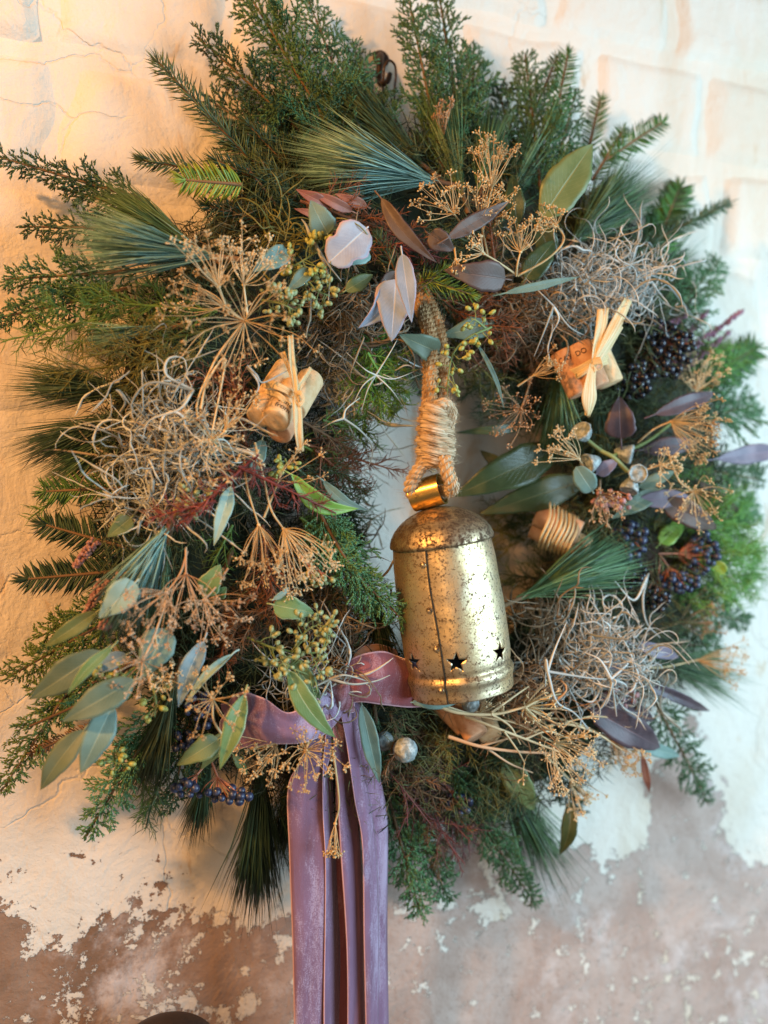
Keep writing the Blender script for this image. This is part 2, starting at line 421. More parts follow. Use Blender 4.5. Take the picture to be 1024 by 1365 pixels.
def tangle(label, u, v, ru, rv, n=90, mat='moss', dh=.012, depth=.022, step=.0042, K=18, rad_=.00066, curl=.36, cat='moss clump', group='clumps of curling moss', name='moss_clump', h=None, thick=.35):
    """fine curling wisps, woven flat through the clump, thicker and thinner ones mixed"""
    C = P(u, v, h, dh * .55); t = thing(name, C, label, cat, group)
    g = G(); n = int(n * 1.4); K = 16; step = .0036
    S = np.array([ru * PX, depth * .75, rv * PX])
    q = nrm(R.normal(size=(n, 3))) * R.rand(n, 1) ** .45; lump = R.normal(0, .28, (9, 3))
    p = (q * .95 + lump[R.randint(0, 9, n)] * .5) * S; d = nrm(R.normal(size=(n, 3)) * [1, .45, 1])
    ax = nrm(R.normal(size=(n, 3)) * [.5, 1.3, .5]); w = R.normal(0, curl, (n, 1)); stp = step * R.uniform(.55, 1.5, (n, 1))
    pts = []
    for k in range(K):
        pts.append(p.copy())
        ax = nrm(ax + R.normal(0, .25, (n, 3))); w = w * .80 + R.normal(0, curl * .62, (n, 1))
        d = nrm(d + np.cross(ax, d) * w)
        p = p + d * stp
        d[:, 1] -= (p[:, 1] / S[1]) * .06
    pts = np.stack(pts, 1)
    W = C + pts[..., 0:1] * RT + pts[..., 1:2] * np.array([0, -1, 0]) + pts[..., 2:3] * UP
    r = rad_ * np.exp(R.normal(-.1, thick, (n, 1))) * (1 + .25 * R.normal(size=(n, K)).clip(-1.5, 1.5)) * np.array([.8] + [1] * (K - 4) + [.75, .5, .15])[None]
    tubes(g, W, r, 4)
    m = n; a = R.randint(0, n, m); b = R.randint(1, K - 2, m)       # side hairs
    needles(g, W[a, b], R.normal(size=(m, 3)), R.uniform(.003, .009, m), rad_ * .8, R.normal(0, .4, (m, 3)))
    g.build('strands', M[mat], t, kind='stuff')
    return t
def blob(g, C, r, d=None, stretch=1.0, var=.5):
    """little faceted seed, C (N,3)"""
    C = np.asarray(C, float).reshape(-1, 3); N = len(C)
    d = nrm(R.normal(size=(N, 3))) if d is None else np.broadcast_to(nrm(d), (N, 3))
    X = nrm(np.cross(d, R.normal(size=(N, 3)))); Y = np.cross(d, X); r = np.broadcast_to(r, (N,))[:, None]
    vs = [C - d * r * stretch]
    for z in (-.35, .4):
        for k in range(5):
            a = k * 1.2566 + (z > 0) * .6
            vs.append(C + d * r * stretch * z + (X * math.cos(a) + Y * math.sin(a)) * r * .9)
    vs.append(C + d * r * stretch)
    T = []
    for k in range(5):
        k2 = (k + 1) % 5
        T += [[0, 1 + k2, 1 + k], [1 + k, 1 + k2, 6 + k], [1 + k2, 6 + k2, 6 + k], [11, 6 + k, 6 + k2]]
    g.add(np.stack(vs, 1), None, np.array(T)[None] + np.arange(N)[:, None, None] * 12, np.repeat(np.broadcast_to(var, (N,)), 12))
def umbel(label, c, Rpx, face=(0, 0), stem=None, spread=75, n=18, mat='straw', seeds=8, group='dried umbel seed heads', ln=None, rr=.00036, seedr=.00088, fan=None, name='dried_umbel', curlin=.25):
    """c=(u,v[,h,dh]); face: direction in photo (dx,dy px) mixed with toward-camera; rays spread around it"""
    C = P(*c); Rl = Rpx * PX
    t = thing(name, C, label, 'dried flower head', group)
    f = nrm(RT * face[0] - UP * face[1] + tocam(C) * (face[2] if len(face) > 2 else .5))
    X = nrm(np.cross(f, R.normal(size=3))); Y = np.cross(f, X)
    if stem:
        gs = G(); c_ = curve([P(*s) for s in stem] + [C], 20); tubes(gs, c_, np.linspace(.0011, .0008, 20), 6, [R.rand()])
        blob(gs, C, .0019, f, 1.0, R.rand()); gs.build('stem', M[mat], t)
    for i in range(n):
        a = i * 2.39996 + R.rand() * .5; th = rad(spread) * math.sqrt((i + .5) / n) * R.uniform(.75, 1.2)
        d = nrm(f * math.cos(th) + (X * math.cos(a) + Y * math.sin(a)) * math.sin(th))
        l = Rl * R.uniform(.55, 1.12)
        E = C + d * l + f * l * curlin * math.sin(th) * 1.0 + R.normal(0, .03, 3) * l
        M1 = C + d * l * .55 + R.normal(0, .05, 3) * l
        g = G(); var = R.rand()
        tubes(g, curve([C, M1, E], 7), np.linspace(rr * 1.1, rr * .75, 7), 4, [var])
        ed = nrm(E - M1); k = max(4, seeds + R.randint(-2, 3))
        dd = nrm(ed + R.normal(0, .75, (k, 3))); l2 = R.uniform(.0022, .0062, k)[:, None] * min(1.4, Rpx / 45)
        ends = E + dd * l2
        tubes(g, np.stack([np.repeat(E[None], k, 0), E + dd * l2 * .5 + ed * .0006, ends], 1), rr * .5, 3, np.clip(R.normal(var, .2, k), 0, 1))
        blob(g, ends, seedr * R.uniform(.65, 1.15, k), dd, 1.35, np.clip(R.normal(var, .3, k), 0, 1))
        g.build('ray', M[mat], t)
    return t
def leafgeo(g, A, B, w, face=None, curl=.12, fold=.12, shape='lance', wave=.018, roll=0.0, petiole=.12, bend=0.0, pr=.0009):
    """blade from A (stalk end) to B (tip), w = full width in metres"""
    d = nrm(B - A); L = np.linalg.norm(B - A)
    n = tocam((A + B) / 2) if face is None else np.asarray(face, float)
    n = nrm(n - d * n.dot(d)); s = np.cross(d, n)
    if roll: n, s = n * math.cos(roll) + s * math.sin(roll), s * math.cos(roll) - n * math.sin(roll)
    nu, nv = 15, 8
    V = []; UV = []; ph = R.rand() * 6
    for side in (1, -1):
        for i in range(nu + 1):
            t = i / nu
            if shape == 'lance': ww = math.sin(math.pi * t ** .82) ** .85 * (1 - .25 * t)
            elif shape == 'ovate': ww = (math.sin(math.pi * min(1, t ** .62)) ** .75) * (1 - .18 * t)
            elif shape == 'round': ww = math.sqrt(max(0, 1 - (2 * t - 1) ** 2))
            elif shape == 'notch': ww = math.sqrt(max(0, 1 - (2 * t - 1) ** 2)) * (1 - .22 * math.exp(-((t - .62) / .09) ** 2))
            else: ww = math.sin(math.pi * t ** 1.1) ** .8
            ww = max(ww, .012)
            c = A + d * L * t + n * (curl * L * math.sin(math.pi * t)) + s * bend * L * math.sin(math.pi * t)
            for j in range(nv + 1):
                x = j / nv * 2 - 1
                off = x * w * .5 * ww
                zz = fold * abs(off) + wave * w * math.sin(t * 11 + ph + (0 if x > 0 else 1.7)) * x * x
                V.append(c + s * off * (1 - .045 * math.sin(t * 13 + ph + x) - .03 * math.sin(t * 31 + 2 * ph)) + n * (zz + side * .00022)); UV.append((j / nv, t))
    V = np.array(V); m = (nu + 1) * (nv + 1); Q = []
    for i in range(nu):
        for j in range(nv):
            a = i * (nv + 1) + j
            Q.append([a, a + 1, a + nv + 2, a + nv + 1]); Q.append([m + a, m + a + nv + 1, m + a + nv + 2, m + a + 1])
    for i in range(nu):
        a = i * (nv + 1); Q.append([a, a + nv + 1, m + a + nv + 1, m + a]); b = a + nv; Q.append([b, m + b, m + b + nv + 1, b + nv + 1])
    g.add(V, Q, None, .5, UV)
    if petiole:
        c = curve([A - d * L * petiole - n * .003, A - d * L * petiole * .4, A + d * L * .04 + n * .0004], 6)
        Pt = c; n0 = g.n
        tubes(g, Pt, np.linspace(pr, pr * .8, 6), 5, [.5])
        g.uv[-1] = np.tile([[.5, .5]], (len(g.v[-1]), 1))
PLs = 1.0
def leaf(label, a, b, wpx, mat, name='eucalyptus_leaf', cat='leaf', group=None, **k):
    A, B = ab(a, b); g = G(); leafgeo(g, A, B, wpx * PX, **k)
    o = g.build(name, M[mat], origin=A)
    return tag(o, label, cat, group)
def leafsprig(label, stem, leaves, stemmat='stem', name='eucalyptus_sprig', cat='eucalyptus sprig', group=None, sr=.0016):
    pts = [P(*s) for s in stem]; t = thing(name, pts[0], label, cat, group)
    g = G(); tubes(g, curve(pts, 20), np.linspace(sr, sr * .6, 20), 6); g.build('stem', M[stemmat], t)
    for (a, b, wpx, mat, k) in leaves:
        g = G(); leafgeo(g, *ab(a, b), wpx * PX, **k); g.build('leaf', M[mat], t)
    return t
ico_cache = {}
def ico(r, mat, seg=2, squash=1.0, name='berry'):
    key = (r, mat, seg, squash)
    if key not in ico_cache:
        bm = bmesh.new(); bmesh.ops.create_icosphere(bm, subdivisions=seg, radius=r)
        for v_ in bm.verts: v_.co.z *= squash
        # calyx end: a small dimple crown
        me = bpy.data.meshes.new(name); bm.to_mesh(me); bm.free(); me.shade_smooth(); me.materials.append(M[mat])
        at = me.attributes.new('var', 'FLOAT', 'POINT'); ico_cache[key] = me
    return ico_cache[key]
def berries(label, u, v, ru, rv, n, r=.0042, mat='berryblack', stemmat='stemred', dh=.015, h=None, name='berry_cluster', cat='berry cluster', group='clusters of dark berries', root=None, squash=1.0, depth=.014, piece='berry', seg=2):
    C = P(u, v, h, dh); t = thing(name, C, label, cat, group)
    root = P(*root) if root else C + np.array([0, .02, .012])
    pts = []; tries = 0
    while len(pts) < n and tries < n * 60:
        tries += 1
        q = nrm(R.normal(size=3)) * R.rand() ** .4; q = C + RT * q[0] * ru * PX + UP * q[2] * rv * PX - np.array([0, 1, 0]) * q[1] * depth
        if all(np.linalg.norm(q - x) > r * 1.75 for x in pts): pts.append(q)
    g = G(); hub = root * .55 + C * .45
    tubes(g, curve([root, hub], 5), .0011, 5)
    for q in pts:
        m = (hub + q) / 2 + R.normal(0, .0015, 3); tubes(g, curve([hub, m, q], 6), .0005, 4)
        rr = r * R.uniform(.72, 1.14)
        o = bpy.data.objects.new(piece, ico(r, mat, seg, squash, piece)); col.objects.link(o); o.parent = t
        o.location = q - C; o.scale = (rr / r,) * 3
        o.rotation_euler = Vector(nrm(q - hub)).to_track_quat('Z', 'Y').to_euler()
    g.build('stem', M[stemmat], t)
    return t
from mathutils import noise as mnoise
# ------------------------------------------------------------------ wall
def wallmat():
    m, T, N, L, B = nt('limewashed_wall')
    g = N.new('ShaderNodeNewGeometry'); pos = g.outputs['Position']
    sp = N.new('ShaderNodeSeparateXYZ'); L.new(pos, sp.inputs[0])
    X, Z = sp.outputs[0], sp.outputs[2]
    big = noise(N, L, 3.2, 3, .5, pos); mid = noise(N, L, 11, 8, .62, pos, .5); fine = noise(N, L, 60, 6, .65, pos)
    # paint remains above a ragged line, the plaster under it shows below
    s = math_(N, L, 'SUBTRACT', Z, WALL_Z0)
    s = math_(N, L, 'ADD', s, math_(N, L, 'MULTIPLY', math_(N, L, 'SUBTRACT', big, .5), .38))
    s = math_(N, L, 'ADD', s, math_(N, L, 'MULTIPLY', math_(N, L, 'SUBTRACT', mid, .5), .56))
    s = math_(N, L, 'ADD', s, math_(N, L, 'MULTIPLY', math_(N, L, 'SUBTRACT', fine, .5), .13))
    for (pu, pv, pr_, am) in WALL_PATCH:
        vd = N.new('ShaderNodeVectorMath'); vd.operation = 'DISTANCE'; L.new(pos, vd.inputs[0]); vd.inputs[1].default_value = P(pu, pv, 0)
        s = math_(N, L, 'ADD', s, math_(N, L, 'MULTIPLY', math_(N, L, 'SUBTRACT', 1.0, ramp(N, L, vd.outputs['Value'], 0.0, pr_)), am))
    paint = ramp(N, L, s, -.003, .003)
    chips = ramp(N, L, math_(N, L, 'ADD', noise(N, L, 31, 8, .76, pos), math_(N, L, 'MULTIPLY', big, .20)), .672, .684)
    pits = ramp(N, L, math_(N, L, 'SUBTRACT', noise(N, L, 95, 5, .7, pos), math_(N, L, 'MULTIPLY', math_(N, L, 'MINIMUM', math_(N, L, 'MAXIMUM', s, 0.0), .12), 1.9)), .535, .555)
    pm = math_(N, L, 'MAXIMUM', math_(N, L, 'MULTIPLY', paint, math_(N, L, 'SUBTRACT', 1.0, pits)), chips)
    # paint: warm white with ochre water stains
    st = N.new('ShaderNodeMapping'); st.inputs['Scale'].default_value = (1.7, 1, .55); L.new(pos, st.inputs[0])
    c = mix(N, L, ramp(N, L, noise(N, L, 5, 6, .6, st.outputs[0], .6), .42, .68), (.70, .645, .555), (.63, .54, .42))
    c = mix(N, L, ramp(N, L, noise(N, L, 13, 6, .65, st.outputs[0], 1.0), .60, .70), c, (.58, .44, .29))
    c = mix(N, L, math_(N, L, 'MULTIPLY', fine, .25), c, (.77, .73, .66))
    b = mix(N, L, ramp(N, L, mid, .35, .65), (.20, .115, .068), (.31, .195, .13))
    side_shade = ramp(N, L, math_(N, L, 'ADD', X, math_(N, L, 'MULTIPLY', math_(N, L, 'SUBTRACT', big, .5), .5)), -.22, .12)  # shade on the left put into the plaster colour: browner left, paler right
    b = mix(N, L, side_shade, b, mix(N, L, ramp(N, L, mid, .3, .7), (.38, .275, .225), (.50, .40, .345)))
    b = mix(N, L, ramp(N, L, noise(N, L, 7, 8, .7, pos), .52, .66), b, (.56, .48, .44))
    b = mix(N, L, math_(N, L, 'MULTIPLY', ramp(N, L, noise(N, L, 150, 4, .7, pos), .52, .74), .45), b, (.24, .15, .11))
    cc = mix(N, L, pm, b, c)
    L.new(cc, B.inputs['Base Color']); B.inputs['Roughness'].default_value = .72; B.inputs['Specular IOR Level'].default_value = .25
    vo = N.new('ShaderNodeTexVoronoi'); vo.feature = 'DISTANCE_TO_EDGE'; vo.inputs['Scale'].default_value = 7.5
    wv = N.new('ShaderNodeVectorMath'); wv.operation = 'ADD'; nv = N.new('ShaderNodeTexNoise'); nv.inputs['Scale'].default_value = 6; nv.inputs['Detail'].default_value = 6; L.new(pos, nv.inputs['Vector'])
    sv = N.new('ShaderNodeVectorMath'); sv.operation = 'SCALE'; sv.inputs['Scale'].default_value = .22; L.new(nv.outputs[1], sv.inputs[0]); L.new(pos, wv.inputs[0]); L.new(sv.outputs[0], wv.inputs[1]); L.new(wv.outputs[0], vo.inputs['Vector'])
    crack = math_(N, L, 'MULTIPLY', math_(N, L, 'SUBTRACT', 1.0, ramp(N, L, vo.outputs['Distance'], .0, .016)), math_(N, L, 'MULTIPLY', ramp(N, L, big, .47, .56), paint))
    h = math_(N, L, 'ADD', math_(N, L, 'MULTIPLY', pm, .85), math_(N, L, 'MULTIPLY', fine, .40))
    h = math_(N, L, 'ADD', h, math_(N, L, 'MULTIPLY', noise(N, L, 19, 8, .58, pos, .4), 1.5))
    h = math_(N, L, 'ADD', h, math_(N, L, 'MULTIPLY', noise(N, L, 230, 4, .7, pos), .22))
    h = math_(N, L, 'SUBTRACT', h, math_(N, L, 'MULTIPLY', crack, .22))
    bump(N, L, B, h, .85, .0042)
    return m
WALL_Z0 = -0.372
WALL_PATCH = [(815, 1095, .10, .16), (650, 1215, .07, .10), (1010, 1060, .12, .16), (150, 1195, .10, .08), (930, 1075, .07, -.14), (330, 1190, .08, .07), (110, 1130, .04, -.06), (270, 1270, .06, -.08)]
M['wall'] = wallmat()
def relief(x, z):
    v = Vector((x * 4, 1.3, z * 4))
    return .0022 * mnoise.fractal(v, 1.0, 2.0, 5) + .0010 * mnoise.noise(Vector((x * 22, 4, z * 15)))
def build_wall():
    nx, nz = 190, 150; xs = np.linspace(-1.3, 2.1, nx); zs = np.linspace(-1.1, 1.1, nz)
    V = [(x, -relief(x, z) + .003, z) for z in zs for x in xs]
    i = np.arange(nx - 1)[None] + np.arange(nz - 1)[:, None] * nx
    Q = np.stack([i, i + 1, i + nx + 1, i + nx], -1)
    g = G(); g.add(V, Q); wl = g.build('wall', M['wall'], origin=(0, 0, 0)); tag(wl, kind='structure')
    # the stones swell a few millimetres out of the paint; their edges sink back into it
    courses = [(.545, .66), (.425, .545), (.305, .425), (.19, .305), (.085, .19)]
    for ci, (z0, z1) in enumerate(courses):
        x = -1.0 + (.13 if ci % 2 else 0)
        while x < 1.6:
            wd = rnd.uniform(.15, .27); seed = rnd.uniform(0, 50); amp = rnd.uniform(.0050, .0092) * (.55 if z0 < .2 else 1)
            n, k = 22, 16; V = []
            for b_ in range(k + 1):
                for a_ in range(n + 1):
                    fx, fz = a_ / n, b_ / k
                    xx = x + fx * wd; zz = z0 + fz * (z1 - z0)
                    e = min(fx, 1 - fx) * wd; f_ = min(fz, 1 - fz) * (z1 - z0)
                    jx = .015 * mnoise.noise(Vector((seed, zz * 18, xx * 5))); jz = .010 * mnoise.noise(Vector((xx * 15, seed, 0)))
                    q = min(1, max(0, (min(e, f_) - .005) / .014)); q = q * q * (3 - 2 * q)
                    V.append((xx + jx, -relief(xx, zz) + .0045 - (amp + .0015 + .0012 * mnoise.noise(Vector((xx * 14, seed, zz * 14)))) * q, zz + jz))
            i = np.arange(n)[None] + np.arange(k)[:, None] * (n + 1)
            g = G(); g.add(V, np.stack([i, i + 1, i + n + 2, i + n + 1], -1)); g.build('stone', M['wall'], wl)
            x += wd + rnd.uniform(-.004, .006)
build_wall()

# ------------------------------------------------------------------ hanging hook
m_, T_, N_, L_, B_ = nt('dark_iron'); B_.inputs['Base Color'].default_value = (.035, .028, .024, 1); B_.inputs['Metallic'].default_value = .6; B_.inputs['Roughness'].default_value = .5
L_.new(mix(N_, L_, ramp(N_, L_, noise(N_, L_, 300, 4), .5, .6), (.03, .025, .022), (.11, .05, .025)), B_.inputs['Base Color']); M['iron'] = m_
hk = thing('wall_hook', P(508, 92, .004), 'dark iron hook on the wall with a cord looped over it, above the wreath', 'hook')
g = G(); g2 = curve([P(507, 74, 0), P(507, 76, .012), P(506, 90, .020), P(505, 106, .018), P(509, 112, .026), P(517, 108, .030), P(520, 98, .030)], 18)
tubes(g, g2, np.linspace(.0042, .0026, 18), 8, [.5], True); g.build('hook', M['iron'], hk)
g = G(); bm = bmesh.new(); bmesh.ops.create_cone(bm, cap_ends=True, segments=14, radius1=.010, radius2=.009, depth=.006)
me = bpy.data.meshes.new('plate'); bm.to_mesh(me); bm.free(); me.materials.append(M['iron']); o = bpy.data.objects.new('plate', me); col.objects.link(o); o.parent = hk
o.rotation_euler = (rad(90), 0, 0); o.location = P(507, 80, .003) - np.array(hk['_o'])
cord = G(); c_ = curve([P(518, 220, .03), P(511, 150, .022), P(512, 95, .028), P(518, 81, .030), P(526, 86, .028), P(528, 100, .024), P(526, 125, .02), P(528, 160, .02), P(545, 220, .03)], 40)
tubes(cord, c_, .0013, 6); tag(cord.build('hanging_cord', M['iron'], origin=P(518, 81, .03)), 'thin dark cord looped over the iron hook above the wreath', 'cord')

# ------------------------------------------------------------------ base ring and filling
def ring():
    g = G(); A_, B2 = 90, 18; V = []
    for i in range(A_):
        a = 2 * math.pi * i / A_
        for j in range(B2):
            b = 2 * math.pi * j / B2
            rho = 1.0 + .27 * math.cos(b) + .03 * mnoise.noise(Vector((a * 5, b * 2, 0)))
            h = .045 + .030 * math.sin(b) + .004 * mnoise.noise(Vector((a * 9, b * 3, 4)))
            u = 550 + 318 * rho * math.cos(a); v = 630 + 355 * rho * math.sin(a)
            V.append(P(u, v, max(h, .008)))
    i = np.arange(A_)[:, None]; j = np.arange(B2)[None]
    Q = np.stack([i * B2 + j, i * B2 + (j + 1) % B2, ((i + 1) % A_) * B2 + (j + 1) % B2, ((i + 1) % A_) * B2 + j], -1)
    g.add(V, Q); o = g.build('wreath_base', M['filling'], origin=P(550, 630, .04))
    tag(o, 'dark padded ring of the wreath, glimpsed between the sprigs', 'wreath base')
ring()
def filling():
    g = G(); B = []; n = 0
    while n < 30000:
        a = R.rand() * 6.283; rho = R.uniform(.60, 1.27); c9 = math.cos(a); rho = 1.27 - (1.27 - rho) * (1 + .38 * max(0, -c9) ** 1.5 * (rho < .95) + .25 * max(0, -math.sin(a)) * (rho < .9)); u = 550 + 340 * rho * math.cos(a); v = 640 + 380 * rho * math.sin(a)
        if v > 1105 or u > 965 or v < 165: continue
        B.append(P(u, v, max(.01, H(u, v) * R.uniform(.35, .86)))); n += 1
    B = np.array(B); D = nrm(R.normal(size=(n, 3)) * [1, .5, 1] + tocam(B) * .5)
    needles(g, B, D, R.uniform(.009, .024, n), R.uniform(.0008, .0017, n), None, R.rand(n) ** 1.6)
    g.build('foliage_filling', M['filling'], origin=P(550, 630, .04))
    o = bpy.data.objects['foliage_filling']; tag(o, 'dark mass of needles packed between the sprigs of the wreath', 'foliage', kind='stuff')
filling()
M['weave'] = plant('woven_needles', (.035, .060, .022), (.16, .19, .075), .5, .3, (.20, .12, .06), 22)
def weave():
    g = G(); B = []; n = 0
    while n < 15000:
        a = R.rand() * 6.283; rho = R.uniform(.62, 1.24); c9 = math.cos(a)
        if rho < .95: rho = .95 - (.95 - rho) * (1 + .75 * max(0, -c9) ** 1.2)
        u = 550 + 340 * rho * math.cos(a); v = 640 + 380 * rho * math.sin(a)
        if v > 1090 or u > 950 or v < 190: continue
        if mnoise.noise(Vector((u * .012, v * .012, 3))) < -.22: continue
        B.append(P(u, v, max(.02, H(u, v) * R.uniform(.70, 1.0)))); n += 1
    B = np.array(B); q = np.array([mnoise.noise_vector(Vector(b * 22)) for b in B]); D = nrm(nrm(q) + R.normal(0, .55, (n, 3)) + tocam(B) * .35)
    needles(g, B, D, R.uniform(.010, .028, n), R.uniform(.0006, .0011, n), R.normal(0, .16, (n, 3)), R.rand(n))
    tag(g.build('woven_needles', M['weave'], origin=P(550, 630, .05)), 'fine green and brown needles woven loosely between the sprigs of the wreath', 'foliage', kind='stuff')
weave()

# ------------------------------------------------------------------ bell
def bellmat():
    m, T, N, L, B = nt('aged_brass')
    tc = N.new('ShaderNodeTexCoord'); ob = tc.outputs['Object']
    n1 = noise(N, L, 30, 6, .6, ob); n2 = noise(N, L, 420, 5, .7, ob); n3 = noise(N, L, 120, 7, .75, ob, .6)
    at = N.new('ShaderNodeAttribute'); at.attribute_name = 'var'
    c = mix(N, L, ramp(N, L, n1, .35, .65), (.80, .62, .34), (.72, .60, .40))
    c = mix(N, L, math_(N, L, 'MULTIPLY', at.outputs['Fac'], ramp(N, L, n3, .30, .60)), c, (.17, .11, .07))
    sc1 = math_(N, L, 'ADD', math_(N, L, 'MULTIPLY', n2, .72), math_(N, L, 'MULTIPLY', n3, .43))
    sp = ramp(N, L, math_(N, L, 'ADD', sc1, math_(N, L, 'MULTIPLY', at.outputs['Fac'], .05)), .600, .675)
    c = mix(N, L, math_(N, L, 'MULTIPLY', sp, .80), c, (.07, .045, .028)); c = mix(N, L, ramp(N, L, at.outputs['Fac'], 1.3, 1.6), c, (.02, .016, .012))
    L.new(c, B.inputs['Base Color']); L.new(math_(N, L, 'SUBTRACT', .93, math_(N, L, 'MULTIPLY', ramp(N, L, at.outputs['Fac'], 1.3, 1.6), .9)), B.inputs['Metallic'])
    L.new(math_(N, L, 'ADD', .37, math_(N, L, 'ADD', math_(N, L, 'MULTIPLY', sp, .35), math_(N, L, 'MULTIPLY', n3, .12))), B.inputs['Roughness'])
    h = math_(N, L, 'ADD', math_(N, L, 'MULTIPLY', n3, .8), math_(N, L, 'MULTIPLY', noise(N, L, 24, 3, .5, ob), 4.5))
    h = math_(N, L, 'ADD', h, math_(N, L, 'MULTIPLY', n2, .35))
    bump(N, L, B, h, .5, .0007)
    return m
M['brass'] = bellmat()
m_, T_, N_, L_, B_ = nt('bright_brass'); B_.inputs['Metallic'].default_value = .95; B_.inputs['Roughness'].default_value = .27
tc_ = N_.new('ShaderNodeTexCoord')
L_.new(mix(N_, L_, ramp(N_, L_, noise(N_, L_, 160, 6, .7, tc_.outputs['Object']), .56, .70), (.70, .44, .12), (.24, .13, .05)), B_.inputs['Base Color'])
bump(N_, L_, B_, noise(N_, L_, 90, 4, .5, tc_.outputs['Object']), .3, .0005); M['loopbrass'] = m_
m_, T_, N_, L_, B_ = nt('seam_grime'); B_.inputs['Base Color'].default_value = (.018, .013, .010, 1); B_.inputs['Roughness'].default_value = .8; M['grime'] = m_
BH = .138
bc = P(589, 721, BH)
kb = float(np.dot(bc - CAM, F)) / FPX                        # metres per photo pixel at the bell
zax = nrm(UP * 225 - RT * 31 + tocam(bc) * 16); yax = nrm(-tocam(bc) - zax * np.dot(-tocam(bc), zax)); xax = np.cross(yax, zax)
BM = Matrix(((xax[0], yax[0], zax[0]), (xax[1], yax[1], zax[1]), (xax[2], yax[2], zax[2])))
ZS = .958
def build_bell():
    t = thing('bell', bc, 'aged brass bell with star cut-outs hanging in the middle of the wreath', 'bell')
    t.rotation_euler = BM.to_euler(); t.scale = (1, 1, ZS); t['_o'] = [0., 0., 0.]
    prof = [(65.5, 1), (66.5, -8), (68.3, -30), (70, -60), (71.4, -95), (72, -130), (71.6, -156), (70.6, -168), (69.4, -174), (69.4, -177), (71.6, -180.5), (72.8, -184.5), (72.2, -189), (70.2, -194), (69.2, -200), (69.0, -206), (68.6, -211)]
    pz = np.array([p[1] for p in prof]); pr = np.array([p[0] for p in prof])
    zz = np.unique(np.concatenate([np.linspace(1, -168, 34), np.linspace(-168, -211, 30)]))[::-1]
    rr = np.interp(-zz, -pz, pr)
    ths = rad(-19); A_ = 150; th = np.linspace(ths - .11, ths + 2 * math.pi, A_)
    lift = np.clip((th - ths) / .25, 0, 1)
    g = G(); V = []
    for layer in (0, 1):
        for z, r_ in zip(zz, rr):
            for a, q in zip(th, lift):
                rad_ = r_ - 1.7 * (1 - q) - (1.3 if layer else 0)
                dent = 1.1 * mnoise.noise(Vector((math.sin(a) * 1.4, math.cos(a) * 1.4, z * .018))) + .5 * mnoise.noise(Vector((math.sin(a) * 4, math.cos(a) * 4, z * .05 + 3)))
                zq = z + 1.1 * math.sin(a * 3 + 1) * max(0, (-z - 180) / 31)
                # seam wanders a little to the right on its way down
                aa = a + .02 * math.sin(z * .035) + max(0, -z) / 211 * .04
                V.append(((rad_ + dent) * math.sin(aa) * kb, -(rad_ + dent) * math.cos(aa) * kb, zq * kb))
    nz = len(zz); m = nz * A_; Q = []
    for i in range(nz - 1):
        for j in range(A_ - 1):
            a = i * A_ + j; Q.append([a, a + A_, a + A_ + 1, a + 1]); Q.append([m + a, m + a + 1, m + a + A_ + 1, m + a + A_])
    for j in range(A_ - 1):
        a = j; Q.append([a, a + 1, m + a + 1, m + a]); a = (nz - 1) * A_ + j; Q.append([a, m + a, m + a + 1, a + 1])
    for i in range(nz - 1):
        a = i * A_; Q.append([a, m + a, m + a + A_, a + A_]); a = i * A_ + A_ - 1; Q.append([a, a + A_, m + a + A_, m + a])
    zvar = np.tile(np.repeat(np.interp(-zz, [-1, 5, 14, 165, 172, 178, 195, 211], [.9, .5, .12, .10, .55, .6, .2, .5]), A_), 2); zvar[len(zvar) // 2:] = 2.6  # inner wall near-black: shade inside the bell is put into its colour
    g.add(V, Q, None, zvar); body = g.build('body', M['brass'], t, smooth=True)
    bm = bmesh.new()
    for k in range(7):
        a0 = rad(-2) + k * 2 * math.pi / 7
        c = Vector((math.sin(a0), -math.cos(a0), 0)); tx = Vector((math.cos(a0), math.sin(a0), 0)); up = Vector((0, 0, 1))
        ring_ = []
        rot = rnd.uniform(-.15, .15)
        for d_ in (58, 84):
            vs = []
            for q in range(10):
                rq = (13.8 if q % 2 == 0 else 5.6); an = math.pi / 2 + q * math.pi / 5 + rot
                vs.append(bm.verts.new((c * d_ + tx * (rq * math.cos(an)) + up * (rq * math.sin(an) - 154)) * kb))
            ring_.append(vs)
        bm.faces.new(ring_[1]); bm.faces.new(ring_[0][::-1])
        for q in range(10): bm.faces.new((ring_[0][q], ring_[0][(q + 1) % 10], ring_[1][(q + 1) % 10], ring_[1][q]))
    bmesh.ops.recalc_face_normals(bm, faces=bm.faces)
    me = bpy.data.meshes.new('cut'); bm.to_mesh(me); bm.free(); cut = bpy.data.objects.new('cut', me); col.objects.link(cut)
    cut.parent = t
    bm = bmesh.new(); bm.from_mesh(body.data); bmesh.ops.recalc_face_normals(bm, faces=bm.faces); bm.to_mesh(body.data); bm.free()
    bpy.context.view_layer.update()
    md = body.modifiers.new('b', 'BOOLEAN'); md.object = cut; md.operation = 'DIFFERENCE'; md.solver = 'EXACT'
    dg = bpy.context.evaluated_depsgraph_get(); nm = bpy.data.meshes.new_from_object(body.evaluated_get(dg))
    body.modifiers.clear(); nm.name = 'body'
    while len(nm.materials) > 1: nm.materials.pop()
    body.data = nm; bpy.data.objects.remove(cut)
    # dome with a rolled lip
    dp = [(64, -3.2), (68.6, -2.6), (70, -.8), (69.8, 1.6), (68.8, 6), (66, 13), (60, 22), (51, 31), (39, 39), (26, 44.5), (12, 48), (0.2, 49)]
    dz = resample(np.array([[a, 0, b] for a, b in dp]), 34); g = G(); n = 90; V = []; var = []
